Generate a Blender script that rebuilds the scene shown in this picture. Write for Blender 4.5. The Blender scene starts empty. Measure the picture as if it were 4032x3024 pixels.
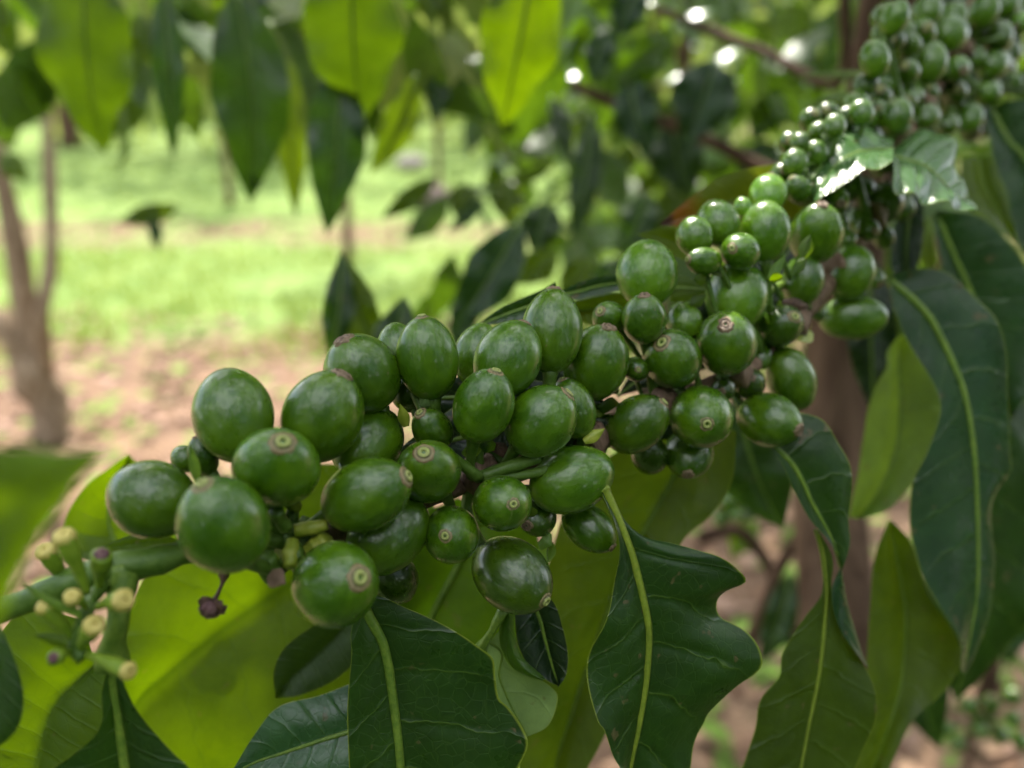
import bpy, bmesh, math, random
from mathutils import Vector, Matrix, noise
random.seed(7)
SC = bpy.context.scene
COL = SC.collection
F, CX, CY = 3136.0, 2016.0, 1512.0          # focal length and centre of the photograph in its own pixels
CAMZ, PITCH = 1.30, 20.0
RC = Matrix.Rotation(math.radians(90 - PITCH), 3, 'X')
RIGHT, UP, BACK = RC @ Vector((1, 0, 0)), RC @ Vector((0, 1, 0)), RC @ Vector((0, 0, 1))
CAM = Vector((0, 0, CAMZ))
def P(u, v, d):
    return CAM + RC @ Vector(((u - CX) / F * d, -(v - CY) / F * d, -d))
def lerp(a, b, t): return a + (b - a) * t
def table(x, pts):
    if x <= pts[0][0]: return pts[0][1]
    for (a, va), (b, vb) in zip(pts, pts[1:]):
        if x <= b: return lerp(va, vb, (x - a) / (b - a))
    return pts[-1][1]
def D(u):
    return table(u, [(300, .126), (600, .128), (1100, .131), (1500, .141), (2000, .153), (2500, .168), (3000, .186), (3300, .205), (3500, .235), (3800, .285), (4100, .31)])
def spline(pts, n):
    """Catmull-Rom through pts, n samples evenly spaced by chord length"""
    pts = [Vector(p) for p in pts]
    P0 = [pts[0] * 2 - pts[1]] + pts + [pts[-1] * 2 - pts[-2]]
    dense = []
    for i in range(1, len(P0) - 2):
        a, b, c, d = P0[i - 1:i + 3]
        for k in range(14):
            t = k / 14
            dense.append(0.5 * ((2 * b) + (c - a) * t + (2 * a - 5 * b + 4 * c - d) * t * t + (3 * b - a - 3 * c + d) * t ** 3))
    dense.append(pts[-1])
    L = [0]
    for a, b in zip(dense, dense[1:]): L.append(L[-1] + (b - a).length)
    out, j = [], 0
    for k in range(n):
        s = L[-1] * k / (n - 1)
        while j < len(L) - 2 and L[j + 1] < s: j += 1
        seg = L[j + 1] - L[j]
        out.append(dense[j].lerp(dense[j + 1], (s - L[j]) / seg if seg > 1e-12 else 0))
    return out

# ---------- object helpers ----------
def link(o, parent=None):
    COL.objects.link(o)
    if parent: o.parent = parent
    return o
def mesh_obj(name, verts, faces, mat, parent=None, smooth=True, uvs=None):
    me = bpy.data.meshes.new(name)
    me.from_pydata([tuple(v) for v in verts], [], faces)
    if uvs:
        ul = me.uv_layers.new(name='UVMap')
        for lp in me.loops: ul.data[lp.index].uv = uvs[lp.vertex_index]
    for p in me.polygons: p.use_smooth = smooth
    for m in (mat if isinstance(mat, (list, tuple)) else [mat]): me.materials.append(m)
    return link(bpy.data.objects.new(name, me), parent)
def empty(name, loc):
    o = bpy.data.objects.new(name, None); o.empty_display_size = .01
    o.location = loc
    return link(o)
def tag(o, label=None, cat=None, group=None, kind=None):
    if label: o['label'] = label
    if cat: o['category'] = cat
    if group: o['group'] = group
    if kind: o['kind'] = kind
    return o
def tube_data(pts, radii, seg=10, off=0, cap=True, wob=0.0):
    V, Fc = [], []
    n = len(pts)
    t = (pts[1] - pts[0]).normalized()
    ref = Vector((0, 0, 1)) if abs(t.z) < .9 else Vector((1, 0, 0))
    x = t.cross(ref).normalized()
    for i in range(n):
        t = (pts[min(i + 1, n - 1)] - pts[max(i - 1, 0)]).normalized()
        x = (x - t * x.dot(t)).normalized(); y = t.cross(x)
        for k in range(seg):
            a = 2 * math.pi * k / seg
            r = radii[i] * (1 + wob * noise.noise(Vector((math.cos(a) * 1.3, math.sin(a) * 1.3, i * .35))))
            V.append(pts[i] + x * math.cos(a) * r + y * math.sin(a) * r)
    for i in range(n - 1):
        for k in range(seg):
            a, b = i * seg + k, i * seg + (k + 1) % seg
            Fc.append((off + a, off + b, off + b + seg, off + a + seg))
    if cap:
        V.append(pts[0].copy()); V.append(pts[-1].copy())
        c0, c1 = len(V) - 2, len(V) - 1
        for k in range(seg):
            Fc.append((off + c0, off + (k + 1) % seg, off + k))
            Fc.append((off + c1, off + (n - 1) * seg + k, off + (n - 1) * seg + (k + 1) % seg))
    return V, Fc
def tube(name, pts, radii, mat, parent=None, seg=10, wob=0.0):
    o = parent.location if parent else Vector((0, 0, 0))
    V, Fc = tube_data([p - o for p in pts], radii, seg, wob=wob)
    return mesh_obj(name, V, Fc, mat, parent)

# ---------- materials ----------
class NT:
    def __init__(s, name):
        s.m = bpy.data.materials.new(name); s.m.use_nodes = True
        s.t = s.m.node_tree; s.t.nodes.clear()
        s.out = s.n('ShaderNodeOutputMaterial')
    def n(s, typ, **kw):
        nd = s.t.nodes.new(typ)
        for k, v in kw.items():
            if k.startswith('_'): setattr(nd, k[1:], v)
            else: nd.inputs[k.replace('__', ' ')].default_value = v
        return nd
    def l(s, a, b): s.t.links.new(a, b)
    def put(s, x, sock):
        if isinstance(x, bpy.types.NodeSocket): s.l(x, sock)
        elif x is not None: sock.default_value = x
    def math(s, op, a, b=None, c=None, clamp=False):
        nd = s.n('ShaderNodeMath', _operation=op, _use_clamp=clamp)
        for i, x in enumerate((a, b, c)): s.put(x, nd.inputs[i])
        return nd.outputs[0]
    def mix(s, f, a, b, typ='MIX'):
        nd = s.n('ShaderNodeMix', _data_type='RGBA', _blend_type=typ)
        s.put(f, nd.inputs[0]); s.put(a, nd.inputs[6]); s.put(b, nd.inputs[7])
        return nd.outputs[2]
    def ramp(s, x, a, b, lo=0.0, hi=1.0):
        nd = s.n('ShaderNodeMapRange', _interpolation_type='SMOOTHSTEP')
        s.put(x, nd.inputs['Value']); nd.inputs['From Min'].default_value = a; nd.inputs['From Max'].default_value = b
        nd.inputs['To Min'].default_value = lo; nd.inputs['To Max'].default_value = hi
        return nd.outputs[0]
    def noise(s, vec, scale, detail=3, rough=.55, dist=0.0):
        nd = s.n('ShaderNodeTexNoise', Scale=scale, Detail=detail, Roughness=rough, Distortion=dist)
        if vec is not None: s.l(vec, nd.inputs['Vector'])
        return nd.outputs['Fac']
    def bump(s, h, strength, dist, normal=None):
        nd = s.n('ShaderNodeBump', Strength=strength, Distance=dist)
        s.put(h, nd.inputs['Height'])
        if normal: s.l(normal, nd.inputs['Normal'])
        return nd.outputs[0]
def rgb(r, g, b): return (r, g, b, 1)

def berry_mat():
    k = NT('coffee_berry_skin')
    tc = k.n('ShaderNodeTexCoord').outputs['Object']
    oi = k.n('ShaderNodeObjectInfo')
    rnd = oi.outputs['Random']
    sep = k.n('ShaderNodeSeparateXYZ'); k.l(tc, sep.inputs[0])
    x, y, z = sep.outputs
    # meridian coordinates for the fine striations that radiate from the scar
    flat = k.n('ShaderNodeCombineXYZ'); k.l(x, flat.inputs[0]); k.l(y, flat.inputs[1])
    nrm = k.n('ShaderNodeVectorMath', _operation='NORMALIZE'); k.l(flat.outputs[0], nrm.inputs[0])
    sc = k.n('ShaderNodeVectorMath', _operation='SCALE'); k.l(nrm.outputs[0], sc.inputs[0]); sc.inputs['Scale'].default_value = 5.0
    cz = k.n('ShaderNodeCombineXYZ'); k.l(k.math('MULTIPLY_ADD', rnd, 30, k.math('MULTIPLY', z, 1.1)), cz.inputs[2])
    ad = k.n('ShaderNodeVectorMath', _operation='ADD'); k.l(sc.outputs[0], ad.inputs[0]); k.l(cz.outputs[0], ad.inputs[1])
    stri = k.noise(ad.outputs[0], 3.2, 4, .65)
    off = k.n('ShaderNodeVectorMath', _operation='ADD'); k.l(tc, off.inputs[0])
    cr = k.n('ShaderNodeCombineXYZ'); k.put(k.math('MULTIPLY', rnd, 40), cr.inputs[0]); k.put(k.math('MULTIPLY', rnd, 17), cr.inputs[1])
    k.l(cr.outputs[0], off.inputs[1])
    o = off.outputs[0]
    big = k.noise(o, 1.3, 2)
    fine = k.noise(o, 26, 3, .6)
    c = k.mix(k.ramp(big, .35, .68), rgb(.034, .092, .0015), rgb(.072, .150, .002))
    c = k.mix(k.ramp(z, .1, -.95, 0, .45), c, rgb(.10, .19, .006))
    c = k.mix(k.ramp(stri, .45, .72, 0, .26), c, rgb(.095, .19, .012))
    c = k.mix(k.math('MULTIPLY', k.ramp(fine, .52, .75), .14), c, rgb(.13, .21, .03))
    # pale ridge line on two sides
    rid = k.ramp(k.math('ABSOLUTE', y), .035, .0, 0, 1)
    rid = k.math('MULTIPLY', rid, k.ramp(k.noise(o, 3.0, 2), .5, .62, 0, .28))
    c = k.mix(rid, c, rgb(.22, .24, .09))
    # sparse tan specks and scuffs
    vo = k.n('ShaderNodeTexVoronoi', Scale=2.6); k.l(o, vo.inputs['Vector'])
    sp = k.math('MULTIPLY', k.ramp(vo.outputs['Distance'], .105, .06), k.ramp(k.noise(o, 14, 2), .48, .58))
    cs = k.n('ShaderNodeSeparateColor'); k.l(vo.outputs['Color'], cs.inputs[0])
    sp = k.math('MULTIPLY', sp, k.math('GREATER_THAN', cs.outputs[0], .80))
    c = k.mix(k.math('MULTIPLY', sp, .8), c, rgb(.26, .17, .10))
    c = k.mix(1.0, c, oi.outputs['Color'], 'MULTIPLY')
    p = k.n('ShaderNodeBsdfPrincipled')
    k.l(c, p.inputs['Base Color'])
    k.put(k.ramp(k.noise(o, 3, 3, .6), .3, .75, .25, .38), p.inputs['Roughness'])
    p.inputs['Specular IOR Level'].default_value = .38
    p.inputs['Coat Weight'].default_value = .60; p.inputs['Coat Roughness'].default_value = .13
    p.inputs['Sheen Weight'].default_value = .0; p.inputs['Sheen Roughness'].default_value = .4
    p.inputs['Sheen Tint'].default_value = rgb(.7, .95, .8)
    p.inputs['Subsurface Weight'].default_value = .06
    p.inputs['Subsurface Radius'].default_value = (.5, 1.0, .2); p.inputs['Subsurface Scale'].default_value = .002
    h = k.math('ADD', k.math('MULTIPLY', stri, 1.0), k.math('MULTIPLY', fine, .16))
    b = k.bump(h, .34, .00018)
    b = k.bump(k.noise(o, 1.7, 1), .5, .0008, b)
    k.l(b, p.inputs['Normal'])
    k.l(p.outputs[0], k.out.inputs[0])
    return k.m
def scar_mat(name, dry):
    k = NT(name)
    tc = k.n('ShaderNodeTexCoord').outputs['Object']
    sep = k.n('ShaderNodeSeparateXYZ'); k.l(tc, sep.inputs[0])
    r = k.math('SQRT', k.math('ADD', k.math('MULTIPLY', sep.outputs[0], sep.outputs[0]), k.math('MULTIPLY', sep.outputs[1], sep.outputs[1])))
    n = k.noise(tc, 14, 4, .7)
    r = k.math('ADD', r, k.math('MULTIPLY', k.math('SUBTRACT', n, .5), .035))
    cr = k.n('ShaderNodeValToRGB'); k.l(r, cr.inputs[0])
    e = cr.color_ramp; 
    cols = ([(0, (.02, .012, .006)), (.035, (.03, .02, .008)), (.055, (.26, .30, .07)), (.16, (.34, .38, .10)), (.195, (.09, .085, .025)), (.225, (.16, .115, .05)), (.255, (.24, .20, .09)), (.30, (.20, .125, .06))] if not dry else
            [(0, (.03, .015, .01)), (.04, (.05, .025, .015)), (.07, (.16, .10, .06)), (.14, (.22, .15, .09)), (.17, (.07, .04, .025)), (.20, (.24, .16, .10)), (.25, (.20, .13, .075)), (.29, (.17, .13, .05))])
    for i, (p_, c_) in enumerate(cols):
        el = e.elements[i] if i < 2 else e.elements.new(p_)
        el.position = p_; el.color = rgb(*c_)
    c = k.mix(k.ramp(n, .4, .65, 0, .45), cr.outputs[0], rgb(.24, .2, .12) if not dry else rgb(.25, .17, .13))
    p = k.n('ShaderNodeBsdfPrincipled', Roughness=.55); k.l(c, p.inputs['Base Color'])
    k.l(k.bump(n, .6, .0002), p.inputs['Normal']); k.l(p.outputs[0], k.out.inputs[0])
    return k.m
def leaf_mat(name, top, trans, tf=.42, rough=.33, vein=(.16, .26, .03), nv=8, edge=(.25, .30, .03), tip=None, spec=.5, veinw=.38, seedy=0.0):
    k = NT(name)
    uv = k.n('ShaderNodeUVMap', _uv_map='UVMap').outputs[0]
    sep = k.n('ShaderNodeSeparateXYZ'); k.l(uv, sep.inputs[0])
    u, v = sep.outputs[0], sep.outputs[1]
    tc = k.n('ShaderNodeTexCoord').outputs['Object']
    d = k.math('ABSOLUTE', k.math('MULTIPLY_ADD', u, 2, -1))
    wob = k.math('MULTIPLY', k.math('SUBTRACT', k.noise(tc, 160, 2), .5), .35)
    s = k.math('MULTIPLY_ADD', v, 8, k.math('MULTIPLY', k.math('POWER', d, 1.3), -.85))
    s = k.math('ADD', s, k.math('MULTIPLY', k.math('GREATER_THAN', u, .5), .45))
    s = k.math('ADD', s, wob)
    fr = k.math('ABSOLUTE', k.math('MULTIPLY_ADD', k.math('FRACT', s), 2, -1))   # 1 on a vein, 0 between
    vm = k.math('MULTIPLY', k.ramp(fr, .95, 1.0), k.ramp(d, .97, .6, .15, 1))
    small = k.n('ShaderNodeTexVoronoi', Scale=420, _feature='DISTANCE_TO_EDGE'); k.l(tc, small.inputs['Vector'])
    ret = k.ramp(small.outputs['Distance'], .07, .0)
    n1 = k.noise(tc, 55, 4, .6, .4)
    n2 = k.noise(tc, 900, 3)
    T, X = rgb(*top), rgb(*trans)
    dk = rgb(*[c * .7 for c in top]); lt = rgb(top[0] * 1.5, top[1] * 1.35, top[2] * 1.3)
    c = k.mix(k.ramp(n1, .3, .7), dk, lt)
    c = k.mix(k.math('MULTIPLY', n2, .3), c, lt)
    c = k.mix(k.math('MULTIPLY', ret, .07), c, rgb(*vein))
    c = k.mix(k.math('MULTIPLY', vm, veinw), c, rgb(*vein))
    em = k.ramp(d, .972, .995)
    c = k.mix(k.math('MULTIPLY', em, .8), c, rgb(*edge))
    sp = k.math('MULTIPLY', k.ramp(k.noise(tc, 260, 2), .67, .72), .75)
    c = k.mix(sp, c, rgb(.12, .085, .04))
    tcx = k.mix(k.ramp(n1, .25, .75), rgb(*[q * .75 for q in trans]), rgb(trans[0] * 1.25, trans[1] * 1.15, trans[2]))
    tcx = k.mix(k.math('MULTIPLY', k.math('MAXIMUM', vm, k.ramp(d, .05, .0)), .62), tcx, rgb(trans[0] * .45, trans[1] * .5, trans[2]))
    tcx = k.mix(k.math('MULTIPLY', ret, .22), tcx, rgb(trans[0] * .5, trans[1] * .55, trans[2]))
    if tip:
        tm = k.ramp(k.math('ADD', v, k.math('MULTIPLY', k.math('SUBTRACT', n1, .5), .25)), .62, .86)
        c = k.mix(tm, c, rgb(*tip[0])); tcx = k.mix(tm, tcx, rgb(*tip[0]))
        tm2 = k.ramp(k.math('ADD', v, k.math('MULTIPLY', k.math('SUBTRACT', n1, .5), .15)), .88, .94)
        c = k.mix(tm2, c, rgb(*tip[1])); tcx = k.mix(tm2, tcx, rgb(*tip[1]))
    p = k.n('ShaderNodeBsdfPrincipled'); k.l(c, p.inputs['Base Color'])
    k.put(k.ramp(k.noise(tc, 130, 3), .3, .7, rough * .8, rough * 1.35), p.inputs['Roughness'])
    p.inputs['Specular IOR Level'].default_value = spec
    hq = k.math('ADD', k.math('MULTIPLY', k.math('POWER', fr, 9), -1), k.math('MULTIPLY', ret, -.12))
    b = k.bump(hq, .35, .0006)
    b = k.bump(k.math('ADD', n2, k.math('MULTIPLY', k.noise(tc, 250, 2), 2)), .25, .00016, b)
    k.l(b, p.inputs['Normal'])
    t = k.n('ShaderNodeBsdfTranslucent'); k.l(tcx, t.inputs[0])
    mx = k.n('ShaderNodeMixShader'); mx.inputs[0].default_value = tf
    k.l(p.outputs[0], mx.inputs[1]); k.l(t.outputs[0], mx.inputs[2])
    k.l(mx.outputs[0], k.out.inputs[0])
    return k.m
def simple_mat(name, a, b, scale=200, rough=.5, bump=.3, bd=.0004, spec=.4, stretch=None, det=4):
    k = NT(name)
    tc = k.n('ShaderNodeTexCoord').outputs['Object']
    if stretch:
        mp = k.n('ShaderNodeMapping'); mp.inputs['Scale'].default_value = stretch; k.l(tc, mp.inputs['Vector']); tc = mp.outputs[0]
    n = k.noise(tc, scale, det, .65); n2 = k.noise(tc, scale * .17, 2)
    c = k.mix(k.ramp(n, .3, .7), rgb(*a), rgb(*b))
    c = k.mix(k.ramp(n2, .4, .7, 0, .4), c, rgb(*[q * .6 for q in a]))
    p = k.n('ShaderNodeBsdfPrincipled', Roughness=rough); k.l(c, p.inputs['Base Color'])
    p.inputs['Specular IOR Level'].default_value = spec
    k.l(k.bump(n, bump, bd), p.inputs['Normal']); k.l(p.outputs[0], k.out.inputs[0])
    return k.m
M_BERRY = berry_mat(); M_SCAR = scar_mat('fresh_scar', False); M_SCARD = scar_mat('dry_scar', True)
M_DARK = leaf_mat('leaf_dark', (.012, .042, .006), (.045, .11, .004), .25, .33)
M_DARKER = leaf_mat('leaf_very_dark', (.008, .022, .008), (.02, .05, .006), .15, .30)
M_TEAL = leaf_mat('leaf_teal', (.011, .044, .014), (.045, .11, .006), .25, .30)
M_MID = leaf_mat('leaf_mid', (.035, .09, .008), (.11, .23, .005), .45, .36)
M_OLIVE = leaf_mat('leaf_olive', (.045, .09, .008), (.12, .20, .004), .50, .42)
M_BRIGHT = leaf_mat('leaf_bright', (.045, .11, .004), (.125, .215, .001), .60, .42)
M_DMID = leaf_mat('leaf_dark_mid', (.020, .060, .012), (.085, .16, .001), .42, .36)
M_OLIVE_D = leaf_mat('leaf_deep_olive', (.028, .062, .006), (.075, .135, .004), .45, .42)
M_MID2 = leaf_mat('leaf_mid_glow', (.035, .085, .005), (.13, .28, .004), .55, .42)
M_PALE = leaf_mat('leaf_pale_underside', (.17, .28, .10), (.26, .38, .08), .35, .55, vein=(.26, .36, .10), spec=.3)
M_LIGHT = leaf_mat('leaf_light', (.09, .19, .03), (.26, .40, .03), .45, .45)
M_SHINY = leaf_mat('leaf_shiny', (.07, .17, .05), (.14, .28, .03), .30, .22, spec=.8)  # base lightened to carry the sky reflection in the colour
M_BLUISH = leaf_mat('leaf_bluish_shine', (.03, .10, .035), (.06, .14, .02), .25, .28, spec=.7)
M_TIPPED = leaf_mat('leaf_browning', (.06, .10, .008), (.17, .22, .006), .45, .45, tip=((.20, .075, .006), (.04, .015, .01)))
M_RIB = simple_mat('midrib', (.10, .18, .022), (.19, .27, .035), 900, .4, .2, .0002)
M_RIBY = simple_mat('midrib_yellow', (.15, .21, .018), (.23, .28, .03), 900, .4, .2, .0002)
M_STEM = simple_mat('green_stem', (.055, .115, .010), (.10, .17, .025), 500, .42, .5, .0004)
M_STEMY = simple_mat('yellow_stem', (.22, .28, .02), (.36, .38, .05), 500, .42, .4, .0003)
M_WOOD = simple_mat('young_bark', (.10, .055, .035), (.24, .15, .10), 380, .7, .9, .0008, stretch=(1, 1, .35))
M_BARK = simple_mat('coffee_bark', (.055, .027, .018), (.17, .10, .068), 45, .85, 1.0, .004, spec=.2, stretch=(1, 1, .18))
M_BARKG = simple_mat('grey_bark', (.13, .085, .05), (.28, .21, .14), 40, .85, 1.0, .006, spec=.2, stretch=(1, 1, .3))
M_TIP = simple_mat('bud_tip', (.50, .40, .09), (.64, .52, .17), 700, .5, .5, .0002)
M_BUD = simple_mat('bud_green', (.13, .22, .012), (.22, .31, .025), 500, .42, .3, .0002)
M_PURP = simple_mat('dry_purple', (.09, .035, .045), (.24, .13, .13), 900, .7, .8, .0003)
M_DRY = simple_mat('dry_brown', (.05, .022, .018), (.16, .085, .06), 900, .6, .9, .0004)

# ---------- coffee berries ----------
def fruit_data(ratio_tip=.06, nu=44, nv=30):
    V, Fc = [Vector((0, 0, -1))], []
    for i in range(1, nv):
        th = math.pi * i / nv
        z = -math.cos(th)
        r = math.sin(th) ** 1.03 * (1 - ratio_tip * max(z, 0) ** 2)
        for k in range(nu):
            a = 2 * math.pi * k / nu
            rr = r * (1 + .018 * math.cos(2 * a) + .012 * noise.noise(Vector((math.cos(a) * 1.5, math.sin(a) * 1.5, z * 1.5 + 4))))
            V.append(Vector((rr * math.cos(a), rr * math.sin(a), z - (.012 * max(0, (z - .97)) / .03))))
    V.append(Vector((0, 0, .985)))
    for k in range(nu): Fc.append((0, 1 + (k + 1) % nu, 1 + k))
    for i in range(nv - 2):
        for k in range(nu):
            a, b = 1 + i * nu + k, 1 + i * nu + (k + 1) % nu
            Fc.append((a, b, b + nu, a + nu))
    t = 1 + (nv - 2) * nu
    for k in range(nu): Fc.append((t + k, t + (k + 1) % nu, len(V) - 1))
    return V, Fc
def lathe_data(prof, seg=28, jit=0.0):
    V, Fc = [], []
    for j, (r, z) in enumerate(prof):
        for k in range(seg):
            a = 2 * math.pi * k / seg
            q = 1 + jit * noise.noise(Vector((math.cos(a) * 2, math.sin(a) * 2, j * .7)))
            V.append(Vector((r * q * math.cos(a), r * q * math.sin(a), z + jit * .03 * noise.noise(Vector((math.cos(a) * 3, math.sin(a) * 3, 9 + j))))))
    for j in range(len(prof) - 1):
        for k in range(seg):
            a, b = j * seg + k, j * seg + (k + 1) % seg
            Fc.append((a, a + seg, b + seg, b))
    return V, Fc
V, Fc = fruit_data()
o = mesh_obj('fruit', V, Fc, M_BERRY); ME_FRUIT = o.data; bpy.data.objects.remove(o)
zs = lambda r: math.sqrt(1 - r * r) + .002
scar_prof = [(r_, zs(r_) + h_) for r_, h_ in [(.335, -.06), (.32, .004), (.29, .020), (.255, .014), (.225, .022), (.205, .006), (.19, .035), (.155, .055), (.11, .056), (.075, .040), (.055, .0), (.04, -.02), (.0005, -.03)]]
dry_prof = [(r_, zs(r_) + h_) for r_, h_ in [(.295, -.06), (.275, .012), (.235, .03), (.20, .055), (.17, .03), (.13, .01), (.10, .045), (.065, .03), (.045, .0), (.0005, -.01)]]
V, Fc = lathe_data(scar_prof, jit=.12); o = mesh_obj('blossom_scar', V, Fc, M_SCAR); ME_SCAR = o.data; bpy.data.objects.remove(o)
V, Fc = lathe_data(dry_prof, jit=.35); o = mesh_obj('blossom_scar', V, Fc, M_SCARD); ME_SCARD = o.data; bpy.data.objects.remove(o)

NODES = [(1165, 2140), (1560, 2010), (1895, 1880), (2330, 1745), (2600, 1590), (2900, 1470), (3130, 1270), (3300, 1060), (3440, 860), (3520, 640), (3640, 420), (3790, 200), (3860, 20)]
BR = 3  # the fruiting branch runs 3 mm behind the depth table
def Dn(u): return D(u) + .006
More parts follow.
